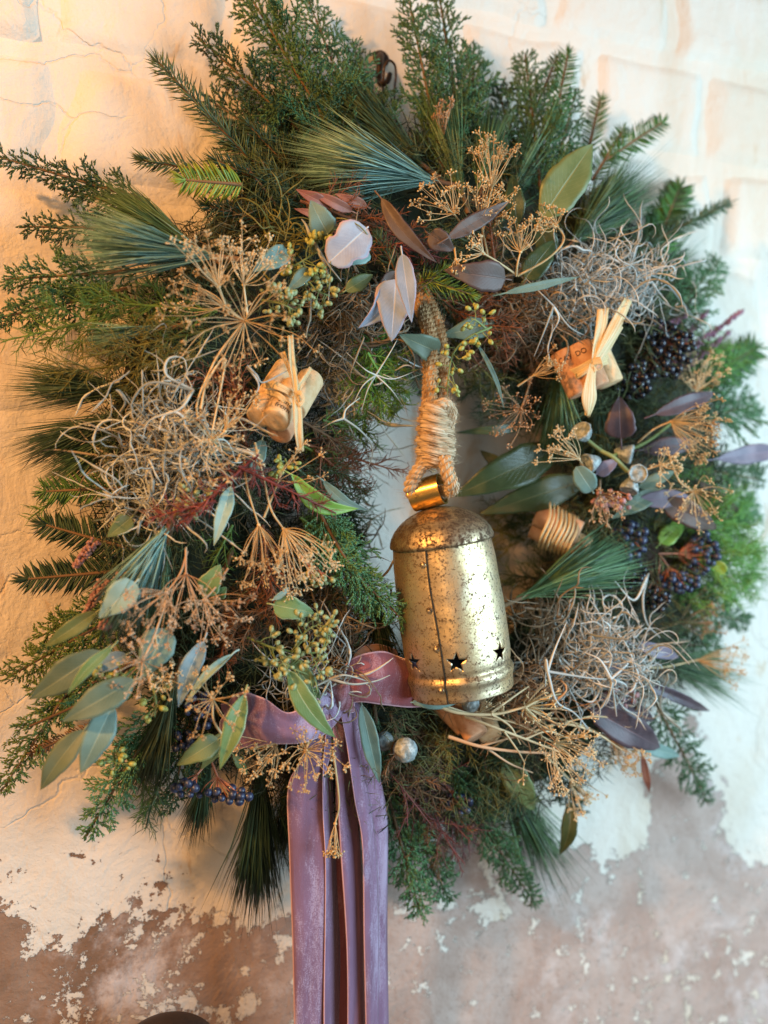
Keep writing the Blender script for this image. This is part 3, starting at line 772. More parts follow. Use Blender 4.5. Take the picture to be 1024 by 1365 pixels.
    for p in dz:
        for j in range(n):
            a = 2 * math.pi * j / n; r_ = p[0] * (1 + .006 * mnoise.noise(Vector((math.sin(a) * 2, math.cos(a) * 2, p[2] * .03))))
            V.append((r_ * math.sin(a) * kb, -r_ * math.cos(a) * kb, (p[2] + .5 * mnoise.noise(Vector((math.sin(a) * 2, 5, math.cos(a) * 2)))) * kb)); var.append(.85 if p[2] < 8 else .75)
    i = np.arange(len(dz) - 1)[:, None]; j = np.arange(n)[None]
    g.add(V, np.stack([i * n + j, i * n + (j + 1) % n, (i + 1) * n + (j + 1) % n, (i + 1) * n + j], -1), None, var); g.build('dome', M['brass'], t)
    def at(a, z, lift_=0):
        r_ = np.interp(-z, -pz, pr) + lift_; return np.array([r_ * math.sin(a) * kb, -r_ * math.cos(a) * kb, z * kb])
    sa = lambda z: ths + .02 * math.sin(z * .035) + max(0, -z) / 211 * .04 + .004
    g = G(); tubes(g, [at(sa(z), z, .15 + 1.1 * mnoise.noise(Vector((math.sin(sa(z)) * 1.4, math.cos(sa(z)) * 1.4, z * .018)))) for z in np.linspace(-3, -210, 60)], .00048 * (1 + .35 * np.sin(np.arange(60) * 1.3)), 6, [.5]); g.build('seam', M['grime'], t)
    for z in (-21, -82, -134, -190):
        c = at(sa(z) - .085, z, .1); nn = nrm(np.array([c[0], c[1], 0])); g = G()
        X = np.array([-nn[1], nn[0], 0]); V = []; pf = [(5.0, 0), (4.6, .9), (3.6, 1.5), (3.1, 1.2), (2.6, 1.6), (1.2, 2.3), (.1, 2.4)]
        for (r_, q) in pf:
            for j in range(14): a = j * 2 * math.pi / 14; V.append(c + (X * math.cos(a) + np.array([0, 0, 1]) * math.sin(a)) * r_ * .9 * kb + nn * q * kb * 1.1)
        i = np.arange(len(pf) - 1)[:, None]; j = np.arange(14)[None]
        g.add(V, np.stack([i * 14 + j, i * 14 + (j + 1) % 14, (i + 1) * 14 + (j + 1) % 14, (i + 1) * 14 + j], -1), None, np.repeat([1, .9, .8, 1, .9, 0, 0], 14)); g.build('rivet', M['brass'], t)
    # strap loop on top: a short open tube lying on its side
    g = G(); n = 56; Rr, W_, th_ = 22.5, 42, 1.9
    ax = nrm(np.array([.95, -.26, .14])); e1 = nrm(np.cross(ax, [0, 1, 0])); e1 = e1 if e1[2] > 0 else -e1; e2 = np.cross(ax, e1)
    c0 = np.array([-10, -2, 49 + 20.5]); V = []
    for (q, r_) in ((-.5, Rr), (.5, Rr), (.5, Rr - th_), (-.5, Rr - th_)):
        for j in range(n): a = j * 2 * math.pi / n; V.append((c0 + ax * q * W_ + (e1 * math.cos(a) * .97 + e2 * math.sin(a)) * r_) * kb)
    i = np.arange(4)[:, None]; j = np.arange(n)[None]
    g.add(V, np.stack([i * n + j, i * n + (j + 1) % n, ((i + 1) % 4) * n + (j + 1) % n, ((i + 1) % 4) * n + j], -1)); o = g.build('hanging_loop', M['loopbrass'], t, smooth=False)
    bv = o.data; bv.polygons.foreach_set('use_smooth', [True] * len(bv.polygons)); bv.set_sharp_from_angle(angle=rad(40))
    return t, (c0 * kb, ax, kb)
bell, (lc, lax, _) = build_bell()
def bellpt(p): return np.array(bc) + xax * p[0] + yax * p[1] + zax * p[2] * ZS
LC = bellpt(lc)

# ------------------------------------------------------------------ jute rope
M['jute'] = plant('jute', (.36, .22, .10), (.58, .40, .22), .85, .1, (.30, .17, .08), 90)
M['jutepale'] = plant('jute_pale', (.50, .36, .21), (.68, .53, .36), .85, .1, (.38, .24, .13), 90)
def rope(g, path, r, pitch=.014, strands=3, n=90, fib=9):
    c = resample(curve(path, 60), n); Tn = nrm(np.gradient(c, axis=0)); X = nrm(np.cross(Tn[0], [.3, 1, .2])); ln = np.linalg.norm(np.diff(c, axis=0), axis=1).sum()
    Xs = []
    for k in range(n): X = nrm(X - Tn[k] * X.dot(Tn[k])); Xs.append(X)
    Xs = np.array(Xs); Ys = np.cross(Tn, Xs); s = np.linspace(0, ln, n)
    P_ = []; Rd = []; va = []
    for q in range(strands):
        a = s / pitch * 2 * math.pi + q * 2 * math.pi / strands
        cc = c + (Xs * np.cos(a)[:, None] + Ys * np.sin(a)[:, None]) * r * .5
        P_.append(cc); Rd.append(np.full(n, r * .5)); va.append(R.uniform(.2, .6))
        for f in range(fib):                               # fibres lying on each strand
            b = -s / pitch * 4.5 + f * 2 * math.pi / fib + R.rand()
            P_.append(cc + (Xs * np.cos(b)[:, None] + Ys * np.sin(b)[:, None]) * r * .5 * (1 + .04 * np.sin(s * 900 + f))[:, None]); Rd.append(np.full(n, r * .13)); va.append(R.rand())
    tubes(g, np.array(P_), np.array(Rd), 5, np.array(va))
    m = int(ln * 7500); k = R.randint(1, n - 2, m); an = R.rand(m) * 6.28
    o_ = Xs[k] * np.cos(an)[:, None] + Ys[k] * np.sin(an)[:, None]
    needles(g, c[k] + o_ * r * .92, Tn[k] * R.choice([-1, 1], (m, 1)) + o_ * R.uniform(.1, .9, (m, 1)), R.uniform(.003, .010, m), .00022, R.normal(0, .35, (m, 3)))
rp = thing('jute_rope', P(575, 480, .13), 'thick knotted jute rope that the brass bell hangs from', 'rope')
g = G()
rope(g, [P(545, 372, .085), P(563, 412, .112), P(573, 450, .128), P(574, 500, .138), P(571, 560, .140)], .0070)
rope(g, [P(552, 370, .085), P(574, 412, .110), P(586, 452, .124), P(589, 500, .132), P(588, 560, .138)], .0070)
g.build('doubled_line', M['jute'], rp)
g = G()
for q, (y0, rx) in enumerate(((548, 19), (561, 22), (574, 24), (588, 26), (602, 26), (615, 23))):
    pts = []
    for k in range(9):
        a = k / 8 * 2 * math.pi + math.pi
        pts.append(P(581 + rx * math.sin(a) * .72, y0 + 5 * math.sin(a) - (k / 8 - .5) * 14, .140 + .0175 * math.cos(a)))
    rope(g, pts, .0060, .060, 3, 60, 10)
rope(g, [P(573, 548, .15), P(590, 538, .158), P(602, 548, .15), P(598, 572, .148)], .0050, .014, 3, 40, 7)
g.build('knot', M['jutepale'], rp)
g = G()
rope(g, [P(570, 612, .150), P(556, 630, .145), P(547, 650, .140), LC + xax * -.010 + zax * -.002, LC + xax * .004, LC + xax * .017 + zax * -.001, P(603, 650, .162), P(597, 630, .165), P(592, 610, .160)], .0060, .015, 3, 110, 8)
g.build('loop', M['jutepale'], rp)

# ------------------------------------------------------------------ velvet ribbon
def velvet(name, c1, c2, tint):
    m, T, N, L, B = nt(name); tc = N.new('ShaderNodeTexCoord'); g = N.new('ShaderNodeNewGeometry')
    sp = N.new('ShaderNodeSeparateXYZ'); L.new(tc.outputs['UV'], sp.inputs[0])
    mp = N.new('ShaderNodeMapping'); mp.inputs['Scale'].default_value = (1, 1, .22); L.new(g.outputs['Position'], mp.inputs[0])
    n1 = noise(N, L, 34, 6, .6, mp.outputs[0]); n2 = noise(N, L, 900, 2, .5, g.outputs['Position'])
    c = mix(N, L, ramp(N, L, n1, .35, .7), c1, c2)
    wear = ramp(N, L, math_(N, L, 'ADD', noise(N, L, 22, 6, .75, mp.outputs[0]), math_(N, L, 'MULTIPLY', math_(N, L, 'SUBTRACT', n2, .5), .28)), .50, .66)
    c = mix(N, L, math_(N, L, 'MULTIPLY', wear, .42), c, tint)                 # crushed pile
    d = math_(N, L, 'ABSOLUTE', math_(N, L, 'SUBTRACT', sp.outputs[0], .5))
    c = mix(N, L, math_(N, L, 'MULTIPLY', ramp(N, L, d, .468, .482), .8), c, (.62, .40, .46))
    L.new(c, B.inputs['Base Color']); B.inputs['Roughness'].default_value = .9; B.inputs['Specular IOR Level'].default_value = .15
    B.inputs['Sheen Weight'].default_value = .9; B.inputs['Sheen Roughness'].default_value = .35; B.inputs['Sheen Tint'].default_value = (1, .80, .90, 1)
    bump(N, L, B, math_(N, L, 'ADD', math_(N, L, 'MULTIPLY', n2, .5), math_(N, L, 'MULTIPLY', n1, 4.5)), .5, .0011)
    return m
M['velvet'] = velvet('mauve_velvet', (.180, .100, .155), (.25, .145, .225), (.62, .54, .70))
M['velvetdark'] = velvet('mauve_velvet_pile', (.21, .070, .085), (.27, .10, .12), (.55, .40, .48))
M['velvetback'] = velvet('ribbon_back', (.40, .20, .12), (.48, .27, .17), (.60, .40, .30))
def strip(g, prs, thick=.0009, n=44, m=8, bow=.0, wav=0.0, uvw=True):
    """prs: ((uL,vL),(uR,vR),hL[,hR])"""
    Lp = curve([P(a[0], a[1], h[0]) for a, b, *h in prs], n); Rp = curve([P(b[0], b[1], h[-1]) for a, b, *h in prs], n)
    V = []; UV = []; ph = R.rand() * 6
    for side in (0, 1):
        for i in range(n):
            dl = nrm(Rp[i] - Lp[i]); k = min(n - 1, i + 1); td = nrm((Lp[k] + Rp[k]) - (Lp[k - 1] + Rp[k - 1])); nn = nrm(np.cross(td, dl))
            if nn.dot(tocam(Lp[i])) < 0: nn = -nn
            for j in range(m + 1):
                x = j / m; wv = wav * math.sin(i * .33 + ph + x * 3) * .5 + wav * .6 * math.sin(x * 9 + i * .12 + ph)
                V.append(Lp[i] * (1 - x) + Rp[i] * x + nn * (bow * math.sin(math.pi * x) + wv - side * thick)); UV.append((x, i / n))
    s_ = n * (m + 1); Q = []
    for i in range(n - 1):
        for j in range(m):
            a = i * (m + 1) + j; Q.append([a, a + 1, a + m + 2, a + m + 1]); Q.append([s_ + a, s_ + a + m + 1, s_ + a + m + 2, s_ + a + 1])
        a = i * (m + 1); b = a + m; Q.append([a, a + m + 1, s_ + a + m + 1, s_ + a]); Q.append([b, s_ + b, s_ + b + m + 1, b + m + 1])
    for a in range(m): b = (n - 1) * (m + 1) + a; Q.append([a, s_ + a, s_ + a + 1, a + 1]); Q.append([b, b + 1, s_ + b + 1, s_ + b])
    g.add(V, Q, None, .5, UV)
rb = thing('velvet_ribbon', P(455, 925, .125), 'mauve velvet ribbon bow with long tails hanging below the wreath', 'ribbon')
def rpart(name, prs, mat='velvet', **k): g = G(); strip(g, prs, **k); return g.build(name, M[mat], rb)
rpart('tail', [((430, 930), (470, 930), .112), ((404, 1010), (440, 1010), .112), ((384, 1050), (433, 1050), .110), ((386, 1140), (435, 1140), .106), ((390, 1250), (434, 1250), .100), ((392, 1365), (433, 1365), .096), ((393, 1440), (433, 1440), .094)], wav=.0012, bow=.002)
rpart('tail', [((440, 930), (462, 930), .116, .108), ((432, 1000), (445, 1000), .116, .098), ((431, 1080), (446, 1080), .114, .090), ((434, 1150), (452, 1150), .108, .086), ((435, 1250), (453, 1250), .104, .084), ((433, 1365), (453, 1365), .1, .08), ((433, 1440), (453, 1440), .1, .08)], wav=.001)
rpart('tail', [((444, 930), (470, 930), .118, .108), ((447, 1000), (474, 1000), .116, .104), ((450, 1050), (474, 1060), .114, .100), ((455, 1130), (480, 1130), .112, .098), ((461, 1250), (487, 1250), .105, .092), ((463, 1365), (489, 1365), .1, .09), ((464, 1440), (490, 1440), .1, .09)], wav=.0014, bow=.002)
rpart('tail', [((448, 925), (466, 930), .122), ((464, 1000), (478, 990), .124, .112), ((474, 1070), (492, 1060), .120, .108), ((484, 1130), (502, 1130), .116, .104), ((487, 1250), (504, 1250), .110, .098), ((488, 1365), (504, 1365), .104, .094), ((488, 1440), (504, 1440), .104, .094)], wav=.001, bow=.0015)
rpart('tail', [((452, 925), (474, 930), .116, .106), ((474, 990), (500, 1010), .112, .104), ((484, 1060), (512, 1060), .108, .098), ((498, 1110), (518, 1110), .104, .094), ((500, 1250), (518, 1250), .100, .09), ((500, 1365), (518, 1365), .096, .086), ((500, 1440), (518, 1440), .096, .086)], wav=.0012, bow=.002)
rpart('tail', [((445, 935), (480, 935), .098), ((448, 1060), (484, 1060), .094), ((448, 1150), (472, 1150), .088), ((450, 1365), (474, 1365), .082), ((450, 1440), (474, 1440), .082)], 'velvetdark')
rpart('loop', [((458, 912), (462, 942), .122), ((420, 928), (440, 975), .138, .134), ((385, 950), (405, 990), .142, .140), ((352, 930), (360, 993), .140, .142), ((322, 922), (330, 998), .128, .130), ((300, 938), (296, 994), .108), ((312, 950), (310, 988), .09)], wav=.0032, bow=.003, m=12)
rpart('loop', [((448, 900), (452, 945), .124), ((470, 878), (478, 936), .136, .134), ((505, 868), (512, 940), .140, .134), ((532, 874), (548, 943), .130, .122), ((556, 884), (574, 940), .102, .092), ((566, 890), (580, 930), .075)], 'velvetdark', wav=.0022, bow=.004, m=12)
rpart('loop', [((455, 905), (456, 930), .112), ((476, 868), (476, 895), .114, .120), ((500, 858), (504, 885), .108, .116), ((530, 866), (534, 890), .10)], 'velvetback', wav=.001)
rpart('knot', [((440, 905), (474, 905), .120), ((438, 922), (472, 926), .134), ((442, 942), (474, 948), .118)], 'velvetdark', wav=.003, bow=.006)

# ------------------------------------------------------------------ cork bundles tied with raffia
def corkmat(name, c1, c2):
    m, T, N, L, B = nt(name); tc = N.new('ShaderNodeTexCoord'); ob = tc.outputs['Object']
    c = mix(N, L, ramp(N, L, noise(N, L, 110, 5, .6, ob), .35, .65), c1, c2)
    c = mix(N, L, ramp(N, L, noise(N, L, 330, 4, .75, ob), .63, .68), c, (.20, .09, .04))
    L.new(c, B.inputs['Base Color']); B.inputs['Roughness'].default_value = .75; B.inputs['Specular IOR Level'].default_value = .2
    bump(N, L, B, noise(N, L, 260, 5, .7, ob), .6, .0006); return m
M['cork'] = corkmat('cork', (.62, .40, .20), (.72, .52, .30)); M['corkred'] = corkmat('cork_reddish', (.50, .25, .13), (.62, .36, .21))
m_, T_, N_, L_, B_ = nt('cork_print'); B_.inputs['Base Color'].default_value = (.045, .022, .016, 1); B_.inputs['Roughness'].default_value = .8; M['print'] = m_
m_, T_, N_, L_, B_ = nt('raffia'); g_ = N_.new('ShaderNodeTexCoord'); mp_ = N_.new('ShaderNodeMapping'); mp_.inputs['Scale'].default_value = (26, .9, 1); L_.new(g_.outputs['UV'], mp_.inputs[0])
nf_ = noise(N_, L_, 1.0, 4, .6, mp_.outputs[0]); L_.new(mix(N_, L_, ramp(N_, L_, nf_, .35, .65), (.60, .40, .17), (.80, .64, .36)), B_.inputs['Base Color'])
B_.inputs['Roughness'].default_value = .45; bump(N_, L_, B_, nf_, .7, .0007); M['raffia'] = m_
def cork(t, c, d, L=.044, r=.0118, mat='cork', text=None, tdir=None, toff=0.0):
    d = nrm(d); X = nrm(np.cross(d, [.2, .3, 1])); Y = np.cross(d, X); g = G(); n = 28; V = []
    pf = [(.02, -.5), (.6, -.5), (.9, -.497), (.97, -.485), (1, -.46), (1, -.2), (1, .2), (1, .46), (.97, .485), (.9, .497), (.6, .5), (.02, .5)]
    for (q, z) in pf:
        for j in range(n):
            a = j * 2 * math.pi / n; w_ = 1 + .02 * mnoise.noise(Vector((math.cos(a) * 2, math.sin(a) * 2, z * 5 + c[0] * 90)))
            V.append(c + d * z * L + (X * math.cos(a) + Y * math.sin(a)) * q * r * w_)
    i = np.arange(len(pf) - 1)[:, None]; j = np.arange(n)[None]
    g.add(V, np.stack([i * n + j, i * n + (j + 1) % n, (i + 1) * n + (j + 1) % n, (i + 1) * n + j], -1)); o = g.build('cork', M[mat], t)
    if text:
        cu = bpy.data.curves.new('t', 'FONT'); cu.body = text; cu.size = .0072; cu.align_x = 'CENTER'; cu.align_y = 'CENTER'; cu.space_line = .85
        to = bpy.data.objects.new('t', cu); col.objects.link(to); bpy.context.view_layer.update()
        me = bpy.data.meshes.new_from_object(to.evaluated_get(bpy.context.evaluated_depsgraph_get())); bpy.data.objects.remove(to)
        bm = bmesh.new(); bm.from_mesh(me); bmesh.ops.subdivide_edges(bm, edges=bm.edges, cuts=1); bmesh.ops.triangulate(bm, faces=bm.faces)
        f = tocam(c); f = nrm(f - d * f.dot(d)); s_ = np.cross(f, d); up_ = d if tdir is None else d * tdir
        s_ = np.cross(up_, f) if True else s_
        for v_ in bm.verts:                                 # letters run round the cork
            a = v_.co.x / r; p = c + d * toff + f * math.cos(a) * (r * 1.035) + s_ * math.sin(a) * (r * 1.035) + up_ * v_.co.y
            v_.co = Vector(p - np.array(t['_o']))
        bm.to_mesh(me); bm.free(); me.materials.clear(); me.materials.append(M['print']); me.name = 'lettering'
        to = bpy.data.objects.new('lettering', me); col.objects.link(to); to.parent = o
    return o
def raf(t, prs, **k): g = G(); strip(g, prs, thick=.0005, n=24, m=6, **k); return g.build('raffia_strand', M['raffia'], t)
# left bundle
K1 = thing('cork_bundle', P(375, 545, .13), 'bundle of wine corks tied with raffia, end faces showing, in the pale moss side', 'cork bundle', 'raffia-tied cork bundles')
dax = nrm(RT * 25 + UP * 42 - tocam(P(370, 550, .14)) * 42)
for (u, v, h, mt, tx, rr) in ((367, 560, .150, 'cork', 'wine\nfrom', .0122), (345, 556, .140, 'cork', None, .0110), (372, 577, .136, 'corkred', None, .0116), (391, 546, .141, 'cork', None, .0118), (357, 532, .132, 'cork', None, .0112)):
    cork(K1, P(u, v, h) + dax * .021, dax, .044, rr, mt, tx, 1, -.012)
raf(K1, [((350, 508), (349, 517), .135), ((366, 508), (364, 518), .152), ((384, 516), (380, 524), .156), ((393, 524), (390, 532), .154)], wav=.0006)
raf(K1, [((351, 518), (351, 524), .136), ((372, 523), (370, 531), .153), ((390, 538), (384, 545), .155)], wav=.0006)
raf(K1, [((383, 448), (391, 446), .150), ((385, 480), (394, 480), .154), ((391, 515), (398, 515), .158), ((392, 530), (399, 530), .160)], wav=.0012)
raf(K1, [((373, 470), (380, 468), .148), ((385, 498), (390, 496), .152), ((391, 520), (397, 518), .156)], wav=.0006)
raf(K1, [((413, 488), (417, 492), .150), ((403, 503), (407, 508), .155), ((393, 520), (399, 524), .158)], wav=.0006)
raf(K1, [((390, 528), (399, 526), .160), ((391, 550), (403, 548), .162), ((393, 578), (404, 576), .160), ((397, 601), (406, 602), .154)], wav=.0012)
raf(K1, [((391, 522), (396, 528), .160), ((402, 521), (400, 527), .164), ((407, 533), (402, 534), .164), ((400, 543), (396, 537), .163), ((391, 532), (394, 527), .160)])
# upper right bundle
K2 = thing('cork_bundle', P(785, 495, .11), 'reddish wine corks tied with a pale raffia bow beside the dark berries', 'cork bundle', 'raffia-tied cork bundles')
dax = nrm(RT * 26 - UP * 58 + tocam(P(785, 495, .12)) * 6)
for (u, v, h, mt, tx) in ((762, 497, .124, 'corkred', 'CAY'), (783, 488, .136, 'corkred', 'DO'), (802, 484, .122, 'cork', None)):
    cork(K2, P(u, v, h), dax, .047, .0130, mt, tx, -1, -.013)
raf(K2, [((751, 495), (757, 513), .125), ((770, 488), (774, 503), .142), ((788, 478), (793, 492), .150)], wav=.0008)
raf(K2, [((793, 480), (791, 491), .150), ((806, 472), (808, 486), .140), ((815, 470), (817, 482), .124)], wav=.0008)
raf(K2, [((797, 412), (811, 411), .150), ((793, 440), (809, 440), .154), ((790, 465), (800, 466), .156), ((788, 484), (795, 486), .155)], wav=.0014)
raf(K2, [((832, 397), (844, 401), .150), ((815, 428), (828, 436), .155), ((800, 458), (810, 466), .157), ((790, 482), (796, 486), .156)], wav=.0014)
raf(K2, [((822, 430), (831, 437), .146), ((806, 458), (814, 466), .152), ((792, 482), (797, 487), .154)], wav=.001)
raf(K2, [((786, 484), (796, 484), .156), ((780, 510), (794, 510), .160), ((776, 532), (795, 532), .158), ((781, 552), (787, 554), .152), ((780, 549), (787, 551), .148), ((785, 520), (789, 520), .152)], wav=.001)
raf(K2, [((790, 478), (790, 487), .156), ((800, 476), (803, 486), .161), ((804, 488), (800, 493), .160), ((792, 497), (791, 488), .158)])
# lower right bundle, deeper in
K3 = thing('cork_bundle', P(745, 705, .07), 'blurred cork bundle wound with many raffia threads beside the bell', 'cork bundle', 'raffia-tied cork bundles')
dax = nrm(RT * 56 - UP * 26 + tocam(P(745, 705, .09)) * 15)
for (u, v, h, mt) in ((738, 714, .082, 'corkred'), (744, 698, .096, 'corkred'), (756, 720, .090, 'cork')): cork(K3, P(u, v, h - .012), dax, .048, .0130, mt)
for q in range(8):
    x = q * 5.2; raf(K3, [((733 + x, 668 + x * .55), (736 + x, 670 + x * .55), .092), ((731 + x, 690 + x * .5), (734 + x, 691 + x * .5), .113), ((720 + x, 715 + x * .4), (723 + x, 717 + x * .4), .110), ((716 + x, 730 + x * .3), (719 + x, 732 + x * .3), .09)], wav=.001)
# below the bell
K4 = thing('cork_bundle', P(625, 962, .10), 'small reddish corks peeping out below the rim of the bell', 'cork bundle', 'raffia-tied cork bundles')
cork(K4, P(622, 958, .108), nrm(RT * .5 - UP * .9 + tocam(P(625, 960)) * .5), .040, .0120, 'corkred'); cork(K4, P(647, 962, .098), nrm(RT * .3 - UP * .9 + tocam(P(625, 960)) * .9), .036, .0112, 'cork'); cork(K4, P(604, 952, .096), nrm(RT * .7 - UP * .7 + tocam(P(625, 960)) * .3), .036, .0112, 'corkred')

# ------------------------------------------------------------------ dark thing standing below
bm = bmesh.new(); bmesh.ops.create_uvsphere(bm, u_segments=48, v_segments=24, radius=1)
cb = P(222, 1440, .075); kk = float(np.dot(cb - CAM, F)) / FPX
for v_ in bm.verts:
    lo = v_.co.z < -.02; q_ = math.hypot(v_.co.x, v_.co.y); f_ = (1.0 / q_ if (lo and q_ > .15) else 1.0)   # domed top on a straight tall body
    v_.co = Vector((v_.co.x * f_ * 78 * kk, v_.co.y * f_ * .040, (v_.co.z * 620 if lo else v_.co.z ** .8 * 83 if v_.co.z > 0 else 0) * kk))
me = bpy.data.meshes.new('shell'); bm.to_mesh(me); bm.free(); me.shade_smooth(); me.materials.append(M['iron']); o = bpy.data.objects.new('dark_rounded_object', me); col.objects.link(o); o.location = cb
tag(o, 'dark curved top of something standing under the wreath at the bottom edge', 'dark object')
# ------------------------------------------------------------------ berries and pods: materials
def gloss(name, c1, c2, rough, coat=0, bumpy=0):
    m, T, N, L, B = nt(name); tc = N.new('ShaderNodeTexCoord')
    L.new(mix(N, L, ramp(N, L, noise(N, L, 220, 5, .6, tc.outputs['Object']), .35, .7), c1, c2), B.inputs['Base Color'])
    B.inputs['Roughness'].default_value = rough; B.inputs['Coat Weight'].default_value = coat
    if bumpy: bump(N, L, B, noise(N, L, 420, 4, .6, tc.outputs['Object']), bumpy, .0006)
    return m
M['berryblack'] = gloss('black_berry', (.008, .009, .016), (.022, .026, .045), .22, .3)
M['berryblue'] = gloss('blue_black_berry', (.012, .018, .050), (.050, .070, .14), .36, .1)
M['silverpod'] = gloss('silver_pod', (.16, .20, .20), (.46, .52, .50), .45, 0, 1.0)
M['seedpod'] = gloss('green_pod', (.25, .29, .12), (.42, .44, .22), .4, 0, .2)
M['seedpodyel'] = gloss('yellow_pod', (.32, .33, .07), (.44, .42, .12), .42, 0, .2)
M['pinkpod'] = gloss('pink_bud_bead', (.42, .20, .20), (.56, .32, .30), .55, 0, .3)

# ------------------------------------------------------------------ long-needled pine
pine('blue-green pine bunch fanning out level with the dried umbels at the upper left', (292, 342, .135), (105, 315, .11), 18, 520, 'pineblue', .0013)
pine('dark pine tuft fanning up and outward behind the blue-green bunch', (270, 335, .09), (135, 250, .06), 14, 320, 'pine')
pine('pale blue-green pine bunch lying level above the lilac leaves', (588, 243, .12), (402, 200, .115), 19, 620, 'pineblue', .0013)
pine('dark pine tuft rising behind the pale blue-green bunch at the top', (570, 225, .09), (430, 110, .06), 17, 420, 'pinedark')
pine('pine tuft standing straight up beside the top cypress tips', (618, 262, .10), (578, 110, .06), 15, 380, 'pine')
pine('upright pine tuft leaning toward the tan seed heads at the top', (640, 262, .10), (655, 130, .07), 17, 260, 'pine')
pine('soft green pine bunch beside the broad olive leaf at the upper right', (762, 325, .11), (850, 225, .08), 20, 640, 'pine', .0010)
pine('loose pine wisps crossing behind the broad olive leaf', (660, 300, .09), (740, 130, .06), 20, 130, 'pine')
pine('short blue pine tuft half buried in olive needle sprigs', (215, 438, .11), (118, 452, .09), 12, 260, 'pineblue')
pine('dark pine brush sticking out straight at the middle of the outer edge', (190, 520, .08), (22, 505, .05), 14, 420, 'pinedark')
pine('dark pine brush just above the moss, swept down and outward', (185, 545, .085), (30, 600, .05), 11, 420, 'pinedark')
pine('thick dark pine brush tucked under the big grey moss clump', (190, 560, .08), (60, 630, .05), 10, 320, 'pine')
pine('long blue-white pine bunch spilling down below the big grey moss clump', (226, 700, .14), (148, 838, .135), 17, 420, 'pineblue', .0012)
pine('dark pine bunch behind the teal eucalyptus leaf', (225, 720, .10), (195, 860, .08), 15, 300, 'pine')
pine('olive pine bunch pointing down under the lower umbels', (235, 905, .10), (196, 1050, .07), 12, 380, 'pineolive')
pine('long dark pine tail hanging down beside the velvet tails', (350, 1000, .075), (338, 1215, .045), 7, 620, 'pinedark', .0013, droop=.0)
pine('short dark pine stub poking out under the blue berries', (280, 1000, .07), (256, 1118, .04), 8, 260, 'pinedark', droop=0)
pine('shadowed pine tail behind the velvet ribbon', (395, 1010, .06), (372, 1150, .035), 10, 300, 'pinedark', droop=0)
pine('big green pine bunch beside the bell fanning up to the berries', (688, 800, .11), (835, 735, .115), 17, 560, 'pine', .0014)
pine('dark pine tuft hanging below the cork bundle with the pale bow', (745, 480, .08), (742, 610, .09), 17, 380, 'pine')
pine('dark pine tuft behind the silver pods', (800, 520, .08), (790, 640, .08), 20, 300, 'pinedark')
pine('blurred pine tuft splaying out at the lower right of the wreath', (660, 1010, .06), (738, 1170, .03), 14, 320, 'pine', droop=0)
pine('blurred pine tuft pointing out below the dark berries', (850, 870, .07), (985, 905, .04), 13, 300, 'pine')
pine('short pine tuft pointing down between ribbon and silver ball', (500, 950, .09), (512, 1040, .08), 12, 160, 'pine')
pine('dark hanging pine tuft just behind the side of the bell', (497, 790, .09), (515, 885, .10), 14, 260, 'pinedark')
pine('blurred pine tuft behind the pale moss at the upper right', (855, 400, .06), (905, 300, .03), 20, 260, 'pine')
pine('dark pine tuft filling the gap under the black berries', (835, 600, .07), (925, 640, .05), 24, 260, 'pine')
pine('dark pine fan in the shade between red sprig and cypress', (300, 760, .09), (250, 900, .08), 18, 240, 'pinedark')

# ------------------------------------------------------------------ cypress
C_ = cypress
C_('tall cypress spray reaching out of the top of the picture', (478, 235, .06), (318, -30, .035), .42, 'cyp', .95)
C_('cypress spray reaching up to the corner of the blue wall hook', (500, 225, .055), (405, -15, .03), .36, 'cyp', .9)
C_('lacy cypress spray at the outermost top tip', (455, 225, .05), (262, 48, .03), .40, 'cypdark', .9)
C_('lacy cypress spray just under the outermost top tip', (440, 240, .05), (272, 128, .03), .42, 'cypdark', .9)
C_('low cypress spray behind the pale pine bunch', (440, 250, .06), (300, 190, .04), .45, 'cypdark', .9)
C_('short cypress spray next to the cord on the hook', (520, 215, .06), (470, 60, .035), .33, 'cypdark', .8)
C_('narrow upright cypress spray, tallest above the centre', (592, 235, .07), (542, -15, .05), .26, 'cyp', 1.0)
C_('upright feathery cypress spray right of the tallest one', (622, 225, .065), (585, -8, .045), .32, 'cyp', 1.0)
C_('cypress spray leaning outward over the tan seed heads', (625, 235, .06), (632, 60, .04), .34, 'cyp', .95)
C_('dense green cypress spray beside the fir tips at the upper right', (722, 262, .08), (700, 72, .05), .36, 'cyp', 1.1)
C_('dark cypress spray standing against the pale wall', (705, 245, .07), (660, 110, .04), .38, 'cypdark', .9)
C_('cypress spray tip under the fir tips', (735, 250, .08), (768, 120, .06), .28, 'cyp', .9)
C_('longest cypress spray, its tip touching the picture edge', (200, 268, .06), (-6, 208, .03), .20, 'cypdark', 1.0, sag=.02)
C_('short cypress spray just under the longest one', (200, 285, .06), (82, 252, .035), .28, 'cypdark', .9)
C_('cypress spray with a drooping dark tip on the plain wall', (190, 305, .07), (30, 302, .03), .28, 'cypdark', .9)
C_('light grey-green cypress spray under the blue-green pine bunch', (190, 360, .09), (8, 372, .05), .34, 'cyp', 1.1)
C_('broad light cypress spray touching the edge of the picture', (170, 385, .085), (-8, 425, .045), .34, 'cyp', 1.0)
C_('dark cypress spray behind the lone teal leaf', (190, 790, .08), (48, 850, .045), .32, 'cypolive', .9)
C_('olive cypress spray swept down along the outer edge', (175, 810, .08), (8, 905, .045), .30, 'cypolive', 1.0)
C_('olive cypress spray with loose drooping tips at the picture edge', (150, 830, .075), (2, 1055, .04), .26, 'cypolive', 1.0)
